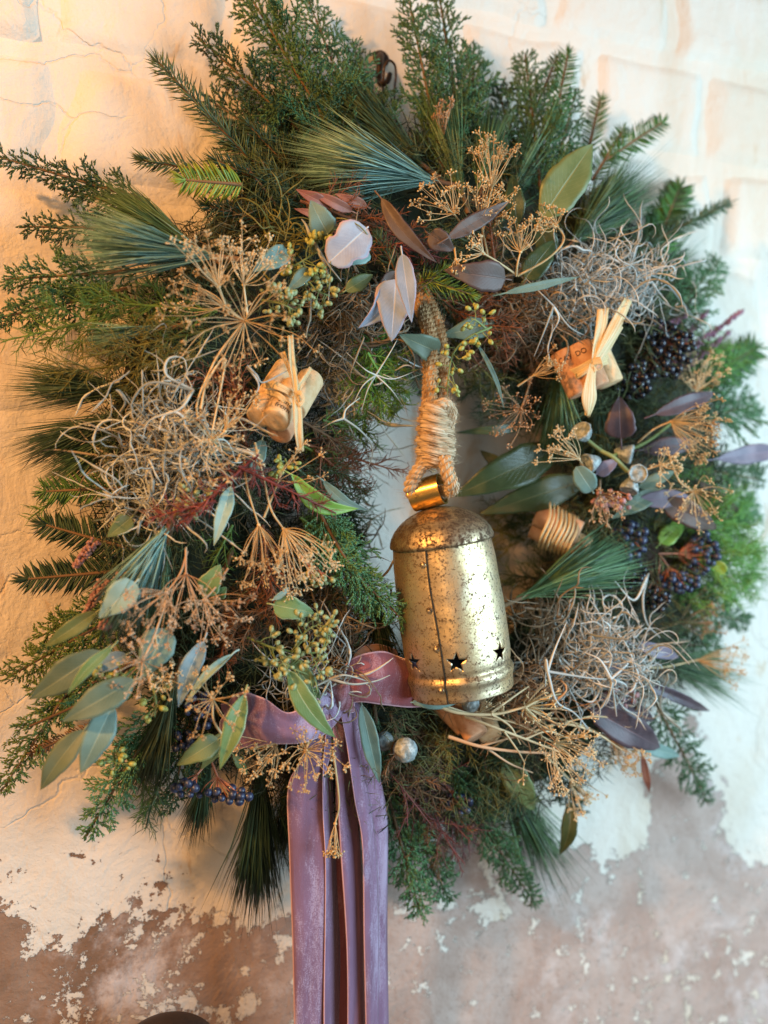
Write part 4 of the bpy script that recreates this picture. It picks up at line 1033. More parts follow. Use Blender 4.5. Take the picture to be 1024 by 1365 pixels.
C_('green cypress spray crossing behind the eucalyptus leaves', (200, 870, .08), (60, 945, .06), .34, 'cyp', .9)
C_('green cypress spray hanging lowest at the lower left', (215, 950, .085), (115, 1115, .05), .30, 'cyplight', 1.0)
C_('mid green cypress spray filling in behind the lowest leaves', (240, 900, .09), (165, 1040, .06), .40, 'cyp', 1.0)
C_('dark cypress spray beside the olive pine bunch', (270, 880, .085), (228, 1080, .05), .36, 'cypdark', .9)
C_('bright cypress spray drooping onto the side of the bell', (418, 668, .12), (543, 832, .145), .30, 'cyplight', 1.15, side=.06)
C_('bright shorter cypress spray hanging left of the bell', (428, 705, .125), (497, 822, .135), .28, 'cyplight', 1.1)
C_('small cypress sprig in the hollow behind the bright sprays', (420, 640, .08), (480, 730, .06), .36, 'cypdark', .9)
C_('pale green cypress sprig below the curved bright leaf', (410, 655, .11), (462, 705, .11), .38, 'cyplight', .9)
C_('cypress spray hanging nearest to the velvet ribbon', (515, 1050, .07), (562, 1222, .04), .34, 'cyplight', 1.0)
C_('dim cypress spray hanging behind the one by the ribbon', (530, 1060, .06), (600, 1200, .035), .34, 'cyp', .9)
C_('thin cypress spray hanging farthest down over bare plaster', (590, 1020, .06), (716, 1208, .03), .20, 'cyp', .9)
C_('blurred cypress sprig on the pale paint at the lower right', (870, 930, .06), (945, 1072, .02), .22, 'cyp', .8)
C_('blurred feathery cypress spray at the right edge', (880, 440, .05), (960, 345, .02), .40, 'cyplight', .9)
C_('blurred cypress spray poking up above the right berries', (870, 430, .055), (905, 340, .03), .40, 'cyplight', .9)
C_('blurred cypress tip between heather and the right edge', (900, 520, .05), (1000, 470, .02), .36, 'cyplight', .8)
C_('blurred cypress spray behind the drying fan', (900, 620, .05), (1020, 640, .02), .34, 'cyp', .8)
C_('blurred spray fading out under the right hand berries', (880, 800, .05), (1000, 830, .02), .30, 'cyp', .8)

# ------------------------------------------------------------------ fir and spruce
fir('grey-green spruce sprig jutting out on its own at the upper left', (352, 232, .07), (212, 84, .045), .021, 'spruce', False, .0013, 'spruce sprigs')
fir('mid green spruce sprig below the jutting one', (330, 238, .08), (192, 214, .06), .018, 'spruce', False, .0013, 'spruce sprigs')
fir('yellow-green fir tip glowing against dark spruce', (322, 246, .115), (248, 240, .11), .021, 'firyel', True, .0018)
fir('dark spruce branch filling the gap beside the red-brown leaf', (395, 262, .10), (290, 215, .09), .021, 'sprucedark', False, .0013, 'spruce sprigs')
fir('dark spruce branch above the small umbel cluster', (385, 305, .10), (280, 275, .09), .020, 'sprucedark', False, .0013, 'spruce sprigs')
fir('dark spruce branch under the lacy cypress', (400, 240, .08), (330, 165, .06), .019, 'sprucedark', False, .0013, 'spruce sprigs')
fir('sharp dark fir tip, highest at the upper right', (737, 175, .075), (757, 74, .06), .020, 'fir', True, .0017)
fir('short fir tip pointing up beside the highest one', (712, 150, .07), (742, 78, .055), .014, 'spruce', True, .0015)
fir('middle fir tip of the three at the upper right', (784, 205, .07), (800, 134, .055), .017, 'fir', True, .0017)
fir('fresh green fir tip pointing outward at the upper right', (806, 215, .08), (882, 164, .065), .019, 'fir', True, .0019)
fir('bushy fir sprig between the fir tips and the pine', (790, 240, .08), (830, 175, .07), .016, 'fir', True, .0016)
fir('long spruce sprig pointing out over the pale wall', (850, 332, .08), (970, 272, .05), .016, 'spruce', False, .0013, 'spruce sprigs')
fir('small yellow-green spruce tip next to the rope', (560, 372, .12), (628, 392, .13), .014, 'firyel', False, .0011, 'spruce sprigs')
fir('upper yellow-green spruce tip near the brown leaf', (558, 380, .12), (590, 360, .13), .013, 'firyel', False, .0011, 'spruce sprigs')
fir('spiky dark sprig behind the pink-white leaf', (535, 375, .115), (505, 318, .12), .017, 'spruce', False, .0010, 'spruce sprigs')
fir('dark fir sprig hanging beside the top of the rope', (580, 390, .10), (640, 470, .09), .012, 'sprucedark', False, .0011, 'spruce sprigs')
fir('flat dark fir sprig poking out under the grey moss', (170, 650, .08), (62, 655, .06), .019, 'fir', True, .0018)
fir('flat dark fir sprig with blunt needles behind the pine', (185, 735, .08), (62, 700, .055), .022, 'sprucedark', True, .0022)
fir('lower flat fir sprig with blunt needles over the wall', (175, 760, .08), (38, 772, .055), .022, 'sprucedark', True, .0022)
fir('small brown-tipped twig under the eucalyptus leaves', (132, 965, .08), (44, 1003, .06), .008, 'brown', True, .0016)
fir('pale blurred sprig of broad needles at the upper right', (872, 340, .06), (905, 252, .03), .030, 'fir', True, .0040)
fir('shadowed spruce sprig in the hole beside the rope', (500, 480, .06), (560, 500, .05), .013, 'sprucedark', True, .0012)
fir('light blurred sprig of broad needles at the right edge', (910, 520, .05), (1005, 465, .03), .030, 'fir', True, .0035)
fir('fir sprig below the cork bundle threads', (760, 660, .06), (790, 745, .06), .014, 'spruce', True, .0014)

fir('dark spruce branch right behind the yellow-green fir tip', (380, 290, .09), (310, 235, .085), .022, 'sprucedark', False, .0014, 'spruce sprigs')
fir('dark spruce branch between spruce mass and cypress', (410, 285, .09), (350, 215, .08), .022, 'spruce', False, .0013, 'spruce sprigs')
fir('dark spruce branch running down beside the red-brown leaves', (330, 225, .10), (390, 300, .11), .020, 'sprucedark', False, .0013, 'spruce sprigs')
C_('dark cypress spray filling in under the corks at the bottom', (640, 985, .09), (660, 1090, .05), .45, 'cypdark', 1.0)
C_('green cypress spray under the olive-brown leaf', (600, 1000, .08), (610, 1120, .05), .40, 'cyp', 1.0)
C_('dim cypress spray below the large dried umbel', (720, 990, .07), (770, 1080, .04), .40, 'cypdark', .9)
C_('blurred pale cypress spray at the far right edge', (920, 560, .05), (1010, 540, .02), .5, 'cyplight', .9)
C_('blurred cypress spray curling under the lilac-plum leaf', (915, 690, .05), (1010, 680, .02), .5, 'cyplight', 1.1)
C_('blurred cypress spray behind the lower dark plum leaf', (860, 860, .05), (960, 860, .02), .45, 'cyp', .9)
C_('dark cypress spray behind the silver curls', (840, 400, .06), (930, 390, .03), .45, 'cyp', .9)
C_('bushy cypress spray behind the long spruce sprig', (820, 330, .06), (900, 300, .03), .45, 'cyp', .9)

# ------------------------------------------------------------------ prickly sprigs
prickly('wide loose green juniper sprig over the plain wall', (215, 405, .10), (4, 455, .055), .36, 'aspar', .011)
prickly('green juniper sprig under the blue pine tuft', (290, 415, .115), (110, 400, .09), .40, 'aspar', .011)
prickly('curly olive juniper sprig in the middle of the outer part', (280, 440, .12), (105, 478, .09), .40, 'asparolive', .011)
prickly('yellowish olive juniper sprig above the grey moss', (270, 475, .115), (45, 500, .07), .32, 'asparolive', .011)
prickly('small juniper twig hanging off the outer edge', (110, 640, .06), (38, 692, .04), .30, 'aspar', .010)
prickly('bright green juniper sprig lining the hole', (480, 440, .10), (508, 560, .09), .40, 'asparbright', .009, 1.3)
prickly('fresh green juniper sprig above the moss tangle', (515, 430, .10), (480, 590, .09), .34, 'asparbright', .009, 1.2)
prickly('dim green juniper sprig below the first bundle of corks', (395, 590, .09), (465, 625, .08), .5, 'aspar', .009, 1.2)
prickly('bare brown twig reaching across the hole towards the bell', (400, 590, .09), (545, 632, .075), .22, 'rust', .010, .9, sparse=2.0)
prickly('rusty sprig with shaded needles by the hole', (400, 560, .10), (470, 600, .09), .42, 'brown', .009)
prickly('crimson sprig running above the teal leaf', (345, 605, .155), (236, 702, .150), .22, 'red', .009, 1.0, w=.0009)
prickly('crimson sprig crossing under the umbel stems', (318, 622, .158), (448, 684, .150), .22, 'red', .009, .9, w=.0008)
prickly('short crimson tuft lowest in the moss', (288, 668, .152), (196, 692, .142), .24, 'red', .010, 1.0, w=.0009)
prickly('red-brown sprig behind the pink-white leaf', (400, 268, .11), (585, 330, .11), .30, 'rust', .009, 1.2)
prickly('deep red sprig beneath the long burgundy leaf', (500, 320, .115), (592, 345, .12), .30, 'red', .008, 1.1)
prickly('orange-brown tuft inside the tan umbel group', (660, 350, .11), (652, 290, .13), .35, 'rust', .012)
prickly('brown dried sprig between the moss and the umbel', (330, 520, .10), (250, 500, .115), .5, 'rust', .009, 1.2)
prickly('brown dried sprig beside the first bundle of corks', (330, 600, .11), (305, 480, .125), .45, 'rust', .009, 1.2)
prickly('wide rust-brown dried sprig in the lower middle', (400, 790, .10), (285, 850, .12), .55, 'brown', .010, 1.4)
prickly('rust-brown dried sprig above the seeded cluster', (350, 700, .105), (370, 830, .125), .50, 'rust', .010, 1.2)
prickly('brown dried sprig shading the leaf over the ribbon', (310, 800, .10), (290, 900, .12), .40, 'rust', .010, 1.2)
prickly('green and brown sprig under the crimson one', (310, 700, .10), (280, 760, .11), .50, 'aspar', .009, 1.1)
prickly('dense brown dried sprig right of the rope', (590, 400, .10), (690, 480, .11), .55, 'rust', .009, 1.4)
prickly('red-brown dried sprig under the moss near the rope', (640, 380, .10), (730, 500, .105), .50, 'brown', .009, 1.4)
prickly('olive dried sprig below the rope-side leaf', (600, 450, .08), (680, 530, .09), .50, 'asparolive', .008, 1.1)
prickly('brown heathery sprig under the rim of the bell', (520, 950, .09), (570, 1080, .09), .55, 'brown', .009, 1.4)
prickly('olive-brown sprig below the small corks', (620, 960, .085), (570, 1030, .105), .60, 'asparolive', .009, 1.4)
prickly('plum brown twig spreading beside the ribbon', (500, 1010, .085), (640, 1130, .06), .45, 'plumtwig', .006, 1.2, w=.0007, sparse=1.4)
prickly('dim brown sprig blurred above the plaster', (560, 1040, .07), (600, 1160, .05), .45, 'brown', .007, 1.2)
prickly('dangling green-brown sprig over the wall under the pine', (215, 1020, .06), (194, 1105, .04), .5, 'spruce', .012, 1.0)
prickly('green-brown sprig dropping behind the olive pine', (170, 1010, .06), (215, 1085, .04), .45, 'aspar', .010, 1.0)
prickly('vivid green juniper sprig at the right edge', (900, 740, .085), (1020, 760, .06), .50, 'asparbright', .011, 1.8)
prickly('vivid green sprig under the yellowing leaf', (890, 705, .085), (1000, 690, .06), .50, 'asparbright', .011, 1.6)
prickly('green sprig behind the hanging umbel at the right', (880, 640, .07), (960, 690, .05), .50, 'asparbright', .009, 1.2)
prickly('dim green sprig among the right hand berries', (840, 690, .07), (930, 790, .06), .50, 'aspar', .009, 1.2)
prickly('shaded sprig under the plum leaves', (820, 520, .08), (900, 560, .07), .55, 'spruce', .009, 1.2)
prickly('shaded sprig below the drying fan of straw', (790, 650, .07), (850, 700, .07), .55, 'spruce', .009, 1.2)
prickly('small grey-green sprig beside the burgundy leaves', (640, 330, .11), (575, 300, .12), .5, 'spruce', .007, 1.1)
prickly('shadowed mossy sprig inside the hole behind the bell', (700, 720, .03), (640, 700, .03), .6, 'asparolive', .008, 1.2)

tangle('brown fluff backing the hole-side sprigs', 455, 600, 34, 60, 70, 'mossbrown', -.03, .014, .0042)
tangle('brown fluff behind the bright cypress sprays', 440, 720, 40, 50, 80, 'mossbrown', -.03, .014, .0042)
prickly('dark sprig filling the ring left of the bell loop', (390, 620, .09), (490, 700, .06), .6, 'spruce', .010, 1.5)
prickly('dark sprig filling the ring behind the bright cypress', (380, 740, .09), (480, 790, .07), .6, 'spruce', .010, 1.5)
prickly('bright green juniper fluff edging the hole below the lilac leaves', (490, 470, .12), (535, 545, .10), .55, 'asparbright', .010, 1.6)
prickly('dim green juniper fluff left of the hole', (430, 560, .10), (500, 580, .08), .60, 'aspar', .009, 1.6)
prickly('brown juniper fluff below the drooping white tendril', (420, 600, .10), (490, 660, .08), .55, 'rust', .008, 1.4)
prickly('dim green juniper fluff above the bright cypress sprays', (400, 690, .10), (480, 745, .07), .55, 'aspar', .008, 1.4)
prickly('dark green sprig hanging between bright cypress and bell', (455, 770, .09), (512, 880, .08), .50, 'cypdark', .006, 1.6)

prickly('vivid green sprig low at the right edge under the berries', (890, 770, .085), (985, 800, .06), .45, 'asparbright', .010, 1.4)
prickly('light green sprig beside the purple heather', (900, 440, .07), (985, 500, .05), .45, 'asparbright', .010, 1.4)
prickly('dark sprig filling the ring just right of the rope', (720, 500, .06), (608, 520, .05), .55, 'cypdark', .009, 1.7)
prickly('second dark sprig filling the ring right of the rope', (730, 545, .06), (630, 550, .045), .5, 'spruce', .009, 1.7)
prickly('dark sprig behind the threaded cork bundle', (770, 690, .05), (672, 700, .035), .5, 'cypdark', .010, 1.8)
prickly('dark sprig in the gap between bell and pine bunch', (770, 780, .05), (670, 765, .04), .5, 'spruce', .010, 1.8)
prickly('yellow-green mossy sprig behind the dome of the bell', (730, 690, .035), (640, 682, .025), .45, 'asparolive', .007, 1.8)
fir('shadowed fir sprig in the hole below the lilac leaves', (530, 440, .07), (560, 520, .05), .012, 'spruce', True, .0012)

# ------------------------------------------------------------------ moss and air plants
tangle('big pale grey moss clump on the outer side', 222, 582, 60, 78, 170, 'moss', .016, .022, .0048, 20)
tangle('dense core of the big grey moss clump', 232, 605, 58, 66, 110, 'mossbrown', .0, .02, .0042, 18)
tangle('white curling wisps at the inner edge of the grey moss', 262, 610, 34, 62, 42, 'mosswhite', .030, .012, .0046, 18)
tangle('loose grey moss spilling below the big clump', 200, 662, 62, 26, 50, 'moss', .012, .016, .0048, 20)
tangle('grey moss between the umbel and the pale leaf', 455, 425, 58, 52, 95, 'mossbrown', .008, .018, .0044, 18)
tangle('silver moss tangle right of the first bundle of corks', 470, 500, 46, 55, 80, 'mosscold', .018, .018, .0042, 18)
tangle('fine pale tangle at the inner edge by the hole', 458, 535, 30, 36, 42, 'mosswhite', .026, .012, .0042)
tangle('small tan curls under the teal leaf', 385, 320, 42, 22, 34, 'asparolive', .022, .012, .0044, 16)
tangle('mousy moss clump left of the bright cypress tips', 450, 835, 52, 62, 120, 'mossbrown', .014, .018, .0044, 18)
tangle('silvery moss under the seeded cluster', 412, 905, 60, 26, 50, 'mosscold', .024, .012, .0044, 16)
tangle('loose brown threads gathered over the ribbon knot', 440, 900, 42, 26, 34, 'mossbrown', .036, .010, .0046, 16)
tangle('silver moss clump above the cork bundle with the bow', 770, 385, 88, 46, 150, 'mosscold', .016, .020, .0048, 18)
tangle('bright silver curls on top of the upper moss', 815, 360, 58, 40, 60, 'mosscold', .026, .014, .0048, 18)
tangle('brown moss between rope and upper corks', 700, 410, 60, 52, 110, 'mossbrown', .010, .018, .0048, 18)
tangle('grey moss trailing behind the raffia bow', 865, 385, 50, 46, 40, 'mosscold', .012, .02, .0055, 18)
tangle('silver moss clump beside the rim of the bell', 790, 870, 84, 66, 150, 'mosscold', .016, .022, .0052)
tangle('icy white branching moss on the lower silver clump', 790, 895, 66, 46, 44, 'mosscold', .034, .012, .0060)
tangle('brown moss shading the lower silver clump', 730, 850, 44, 66, 80, 'mossbrown', .006, .018, .0048, 18)
tangle('straw coloured moss below the rim of the bell', 700, 930, 66, 38, 70, 'strawdark', .012, .016, .0050, 16)
tangle('pale curls at the lower edge of the silver clump', 850, 900, 44, 50, 40, 'moss', .01, .02, .0055)
def airplant(label, c, arms, mat='mosswhite', r=.0008):
    C = P(*c); t = thing('air_plant', C, label, 'air plant', 'air plant tendrils'); 
    for a in arms:
        g = G(); cc = curve([C] + [P(*q) for q in a], 22); tubes(g, cc, np.linspace(r * 1.25, r * .35, 22), 5, [R.rand()]); g.build('tendril', M[mat], t)
airplant('pale air plant stretching tendrils over the hole', (501, 500, .14), [[(520, 470, .145), (531, 450, .14)], [(525, 505, .14), (560, 492, .125)], [(522, 520, .14), (540, 545, .12)], [(486, 492, .145), (462, 470, .145)], [(484, 514, .145), (470, 540, .14)], [(490, 520, .14), (482, 548, .135)]], 'moss', .0007)
airplant('single white tendril drooping into the hole', (458, 558, .15), [[(478, 572, .145), (494, 590, .13), (496, 610, .12), (485, 632, .12)], [(445, 562, .15), (430, 570, .14)], [(462, 545, .15), (480, 530, .14)]], 'moss', r=.0009)
airplant('pale forked tendrils across the upper silver moss', (738, 408, .15), [[(762, 438, .15), (800, 455, .14)], [(726, 440, .15), (712, 475, .14)], [(725, 395, .15), (700, 370, .14)], [(745, 425, .15), (735, 445, .14)]], 'mosscold', .0010)
airplant('stiff olive stalk crossing under the pink-white leaf', (412, 310, .14), [[(432, 345, .145), (455, 375, .14)], [(437, 365, .14), (438, 400, .14)], [(408, 300, .14), (402, 292, .14)]], 'moss', .0014)
airplant('long grey tendrils reaching out over the pale wall', (862, 365, .12), [[(885, 375, .11), (915, 410, .09), (938, 445, .07)], [(858, 395, .12), (868, 425, .11)], [(870, 340, .12), (860, 320, .10)]], 'mosscold', .0010)
airplant('pale tendrils lying across the ribbon beside the bell', (440, 905, .155), [[(470, 912, .16), (500, 908, .155), (520, 900, .15)], [(460, 900, .16), (490, 908, .155)], [(420, 915, .155), (400, 925, .15)], [(430, 925, .155), (415, 955, .15)]], 'moss', .0011)
airplant('white curl against the pine below the black berries', (862, 770, .12), [[(857, 800, .12), (862, 830, .12), (880, 850, .12)], [(864, 766, .12), (865, 764, .12)], [(845, 800, .12), (820, 775, .12)]], 'mosscold', .0013)
airplant('icy stiff tendrils over the lower silver moss', (730, 895, .15), [[(760, 900, .15), (800, 905, .15), (845, 905, .13)], [(742, 935, .15), (765, 950, .14), (788, 975, .13)], [(740, 865, .15), (755, 830, .14)], [(728, 880, .15), (727, 915, .14)]], 'mosscold', .0012)
airplant('icy upright tendrils over the lower silver moss', (815, 905, .15), [[(820, 940, .14), (822, 955, .14)], [(840, 880, .14), (846, 850, .13)], [(800, 880, .15), (780, 870, .14)], [(835, 915, .14), (830, 940, .13)]], 'mosscold', .0012)
airplant('beige curl looping above the big grey moss', (258, 520, .15), [[(222, 500, .155), (225, 478, .155), (245, 478, .15), (250, 500, .15)], [(200, 510, .15), (175, 540, .14), (190, 560, .14)], [(240, 545, .155), (200, 560, .15), (190, 585, .14)]], 'moss', .0011)
airplant('grey curl looping over the first bundle of corks', (330, 488, .15), [[(342, 500, .155), (350, 510, .155), (372, 500, .155), (385, 493, .15)], [(345, 515, .15), (328, 540, .14)]], 'mosscold', .0010)
airplant('beige strands trailing from the grey moss onto the wall', (150, 610, .09), [[(120, 590, .08), (95, 560, .07)], [(60, 600, .06), (30, 625, .04)], [(110, 640, .08), (108, 690, .05)]], 'mossbrown', .0011)
# ------------------------------------------------------------------ dried umbels
U_ = umbel
U_('largest open umbel, a full wheel of straw rays, at the upper left', (326, 428, .150), 84, (-.15, .1, .9), [(282, 584, .13), (262, 545, .14), (282, 490, .145), (300, 460, .148)], 84, 34, 'straw', 8)
U_('small umbel at the top of the straw group', (292, 382, .150), 52, (-.1, -.9, .5), [(305, 420, .14)], 55, 17, 'strawpale', 8)
U_('small umbel right above the largest wheel', (325, 380, .148), 52, (.2, -.9, .5), [(330, 420, .14)], 60, 19, 'strawpale', 8)
U_('umbel arching outward at the edge of the straw group', (300, 408, .145), 62, (-.9, -.25, .35), [(320, 425, .14)], 42, 12, 'straw', 8)
U_('umbel hanging over the grey moss beside the corks', (281, 586, .155), 52, (.1, .1, .9), [(268, 545, .15), (276, 510, .15), (300, 480, .14)], 78, 20, 'strawpale', 9)
U_('umbel tilted upward just below the corks', (300, 575, .15), 46, (.4, -.9, .3), [(281, 590, .15)], 40, 9, 'straw', 9)
U_('large straw umbel drooping to the right below the crimson sprig', (378, 705, .155), 66, (.5, .85, .25), [(340, 590, .14), (352, 640, .15), (362, 680, .155)], 46, 30, 'strawpale', 7)
U_('straw umbel drooping straight down in the middle', (345, 700, .15), 62, (.1, 1, .3), [(325, 600, .135), (330, 650, .15)], 46, 20, 'straw', 7)
U_('thin umbel on a long bowed stem under the first corks', (372, 640, .15), 48, (.7, -.5, .4), [(352, 690, .14)], 50, 6, 'straw', 7)
U_('rose-brown umbel cluster beside the lone teal leaf', (222, 790, .155), 50, (-.5, .5, .5), [(250, 735, .14), (240, 765, .15)], 62, 18, 'strawpink', 9)
U_('rose-brown umbel hanging beneath the grey moss', (248, 765, .15), 62, (.05, .8, .5), [(248, 730, .14)], 55, 16, 'strawpink', 9)
U_('rose-brown umbel in front of the grey-green leaf', (272, 800, .155), 46, (.3, .4, .7), [(304, 758, .14), (290, 780, .15)], 72, 16, 'strawpink', 9)
U_('flat umbel with a curved stem over the long grey leaves', (190, 882, .15), 38, (-.3, .1, .9), [(222, 800, .14), (205, 850, .15)], 78, 18, 'strawpink', 8)
U_('star-shaped umbel low among the eucalyptus leaves', (218, 905, .14), 24, (0, .2, .9), [(232, 885, .13), (218, 858, .14), (208, 850, .145)], 78, 15, 'strawpale', 7)
U_('umbel dangling in front of the narrow green leaf', (284, 932, .155), 40, (.0, .1, .9), [(300, 985, .14), (285, 960, .155)], 80, 17, 'straw', 8)
U_('dense gold umbel resting on the top of the velvet tails', (408, 1000, .145), 44, (.15, .3, .8), [(420, 960, .12)], 78, 30, 'straw', 9)
U_('gold umbel spilling beside the left velvet loop', (368, 992, .14), 40, (-.6, .5, .5), [(410, 965, .12)], 65, 22, 'straw', 9)
U_('tiny closed umbel dangling between the velvet tails', (447, 1098, .128), 34, (-.1, 1, .1), [(444, 1000, .13), (452, 1068, .13)], 16, 12, 'straw', 9)
U_('tan umbel left of the upright pines', (605, 285, .15), 44, (-.4, -.6, .6), [(640, 330, .12)], 66, 22, 'straw', 9)
U_('brown tan umbel high among the upright pines', (655, 252, .145), 56, (.1, -1, .3), [(640, 330, .12)], 38, 22, 'straw', 9)
U_('tan umbel crowding the middle of the upper group', (640, 290, .14), 46, (.3, -.5, .6), [(650, 340, .12)], 60, 22, 'straw', 9)
U_('bowl-shaped umbel opening upward beside the upper moss', (694, 336, .155), 40, (0, -1, .25), [(688, 368, .14), (690, 352, .15)], 62, 22, 'straw', 8)
U_('umbel on an arched stem right of the bowl-shaped one', (742, 300, .15), 30, (-.3, -.4, .6), [(690, 368, .14), (730, 345, .15), (752, 320, .15)], 75, 16, 'straw', 8)
U_('pale little umbel over the burgundy leaf', (645, 338, .155), 26, (-.8, -.4, .5), [(688, 366, .14), (665, 350, .15)], 60, 12, 'strawpale', 7)
U_('tiny umbel drooping on the brown-red leaf', (608, 346, .155), 18, (.1, 1, .4), [(606, 330, .15)], 40, 9, 'straw', 7)
U_('brown umbel stuck in the wispy pine top', (592, 180, .09), 36, (-.1, -1, .3), None, 34, 14, 'strawdark', 9)
U_('dull brown umbel tucked under the rope-side leaf', (695, 545, .11), 46, (-.3, .1, .8), [(720, 470, .09)], 75, 26, 'strawdark', 8)
U_('pale sprawling umbel left of the upper corks', (712, 500, .13), 36, (.8, -.5, .5), [(690, 515, .12)], 40, 12, 'straw', 8)
U_('large tan fan of straw rays near the right edge', (894, 562, .13), 62, (.9, .25, .35), [(850, 590, .11), (872, 572, .12)], 62, 34, 'straw', 9)
U_('tan umbel head above the large fan', (930, 520, .10), 48, (.2, -.9, .4), [(905, 565, .10)], 75, 26, 'strawpale', 9)
U_('hanging umbel of beads, lowest at the right side', (925, 655, .135), 46, (.15, .55, .7), [(890, 600, .12), (905, 640, .135)], 80, 26, 'strawpale', 6)
U_('pale umbel beside the silver pods', (772, 612, .13), 46, (-.7, -.5, .4), [(790, 640, .12)], 45, 16, 'strawpale', 9)
U_('pale curly umbel right of the silver pods', (880, 620, .13), 34, (.4, -.1, .7), [(850, 630, .12)], 75, 18, 'strawpale', 9)
U_('beaded umbel under the silver pods', (800, 660, .12), 38, (.4, .6, .6), [(800, 640, .11)], 70, 20, 'strawpink', 7)
U_('large dried umbel spreading below the silver moss', (738, 990, .13), 62, (.5, .5, .6), [(575, 938, .11), (640, 955, .125), (690, 965, .13)], 82, 40, 'strawpale', 9)
U_('pale umbel with thick rays below the rim of the bell', (700, 942, .135), 40, (.8, .1, .6), [(575, 935, .12), (640, 953, .13)], 70, 16, 'strawpale', 6, rr=.0009)
U_('brown umbel hanging off the lower right edge', (815, 985, .11), 46, (.75, .8, .3), [(650, 1000, .10), (720, 960, .12), (770, 965, .12)], 45, 18, 'straw', 8)
U_('blurred umbel drooping against the blue-white paint', (760, 1040, .09), 44, (.55, .8, .3), [(720, 1000, .10)], 45, 18, 'strawpale', 7)
U_('faded umbel blurred at the right edge under the berries', (930, 880, .08), 60, (.95, .1, .3), [(820, 870, .10), (870, 890, .09)], 40, 20, 'straw', 7)
U_('faded straw spray behind the right berries', (905, 830, .07), 56, (.8, -.1, .3), [(850, 850, .08)], 50, 18, 'strawdark', 7)
U_('thin straw head below the lowest leaves of the ring', (640, 950, .12), 40, (.8, -.5, .4), [(600, 935, .11)], 45, 10, 'strawpale', 6)
U_('straw head filling in beside the bell rim', (690, 905, .10), 44, (.3, .2, .8), None, 75, 18, 'strawdark', 7)

def drystem(label, pts, arms, r=.0016, mat='strawpale'):
    C = P(*pts[0]); t = thing('dried_seed_spray', C, label, 'dried spray', 'pale dried sprays')
    g = G(); tubes(g, curve([P(*q) for q in pts], 30), np.linspace(r * 1.2, r * .7, 30), 6, [R.rand()]); g.build('stem', M[mat], t)
    for a in arms:
        g = G(); c = curve([P(*q) for q in a], 18); tubes(g, c, np.linspace(r * .85, r * .4, 18), 5, [R.rand()]); g.build('side_shoot', M[mat], t)
drystem('long pale forked stem running out from under the bell rim', [(572, 936, .125), (610, 950, .135), (660, 952, .14), (702, 942, .145)], [[(655, 952, .14), (680, 968, .14), (694, 992, .135)], [(700, 943, .145), (725, 930, .14), (748, 925, .13)], [(700, 943, .145), (718, 962, .14), (722, 985, .13)], [(655, 950, .14), (690, 925, .14), (705, 915, .135)]])
drystem('pale stem bending over the large dried umbel', [(620, 955, .12), (655, 968, .135), (700, 985, .14), (745, 1002, .14)], [[(672, 975, .14), (690, 1000, .14), (700, 1018, .13)], [(700, 985, .14), (730, 975, .14), (760, 985, .13)]], .0014)
drystem('rosy stem forking low under the cork pieces', [(598, 982, .115), (640, 995, .13), (690, 1002, .135), (735, 1004, .135)], [[(640, 995, .13), (675, 985, .135), (705, 978, .13)], [(650, 998, .13), (680, 1018, .13), (710, 1030, .12)]], .0016, 'strawpink')
drystem('arched pale stem at the lower right edge of the ring', [(700, 980, .125), (745, 965, .13), (790, 975, .13), (830, 1000, .12)], [[(748, 965, .13), (790, 955, .125), (830, 962, .12), (850, 985, .11)], [(770, 968, .13), (755, 985, .13)]], .0013)

# ------------------------------------------------------------------ leaves
def K(**k): return k
leaf('lone pale teal leaf lying over the pine needles', (181, 776, .150), (132, 824, .148), 36, 'tealpale', shape='ovate', fold=.12, group=None)
leafsprig('large eucalyptus sprig with five grey-green leaves pointing down and out', [(215, 862, .115), (180, 885, .125), (150, 905, .13), (112, 935, .11), (40, 968, .08)], [
    ((136, 868, .13), (40, 932, .12), 40, 'greygreen', K(shape='lance', fold=.15)),
    ((150, 862, .15), (90, 926, .15), 15, 'green', K(shape='lance', fold=.1, bend=.05)),
    ((180, 906, .15), (83, 962, .15), 38, 'greygreen', K(shape='lance', fold=.15)),
    ((151, 940, .14), (107, 1031, .14), 36, 'teal', K(shape='lance', fold=.15)),
    ((113, 972, .12), (54, 1053, .11), 32, 'greygreen', K(shape='lance', fold=.2, roll=.25))], group=None)
leaf('narrow olive leaf above the large eucalyptus sprig', (130, 815, .13), (60, 862, .12), 22, 'olive', shape='lance', fold=.2)
leaf('wide blue-grey leaf partly behind a flat umbel', (222, 838, .14), (188, 904, .14), 42, 'teal', shape='ovate')
leaf('teal leaf half hidden behind the flat umbel', (170, 872, .13), (118, 895, .13), 22, 'bluegrey', shape='lance')
leaf('long slate-blue leaf hanging under the brown sprig', (272, 854, .14), (238, 943, .145), 27, 'bluegrey', shape='lance', fold=.35, bend=.04)
leaf('thin pale blue leaf crossing the slate-blue one', (310, 872, .15), (247, 940, .155), 13, 'tealpale', shape='lance', fold=.5, roll=.5)
leaf('bright teal blade beneath the crimson sprig', (308, 648, .145), (285, 728, .155), 21, 'tealpale', shape='lance', fold=.25)
leaf('teal leaf in shade under the first corks', (350, 585, .115), (335, 640, .12), 22, 'teal', shape='lance')
leaf('small green leaf above the rust-brown sprig', (272, 792, .145), (294, 752, .15), 28, 'green', shape='ovate')
leaf('little green leaf beside the small green one', (290, 795, .14), (302, 782, .145), 16, 'green', shape='ovate')
leaf('rounded green leaf above the seeded cluster', (364, 806, .15), (419, 817, .15), 30, 'green', shape='ovate', fold=.15)
leaf('tiny blue leaf edge above the rounded green leaf', (364, 799, .152), (386, 782, .155), 9, 'tealpale', shape='lance', roll=.5)
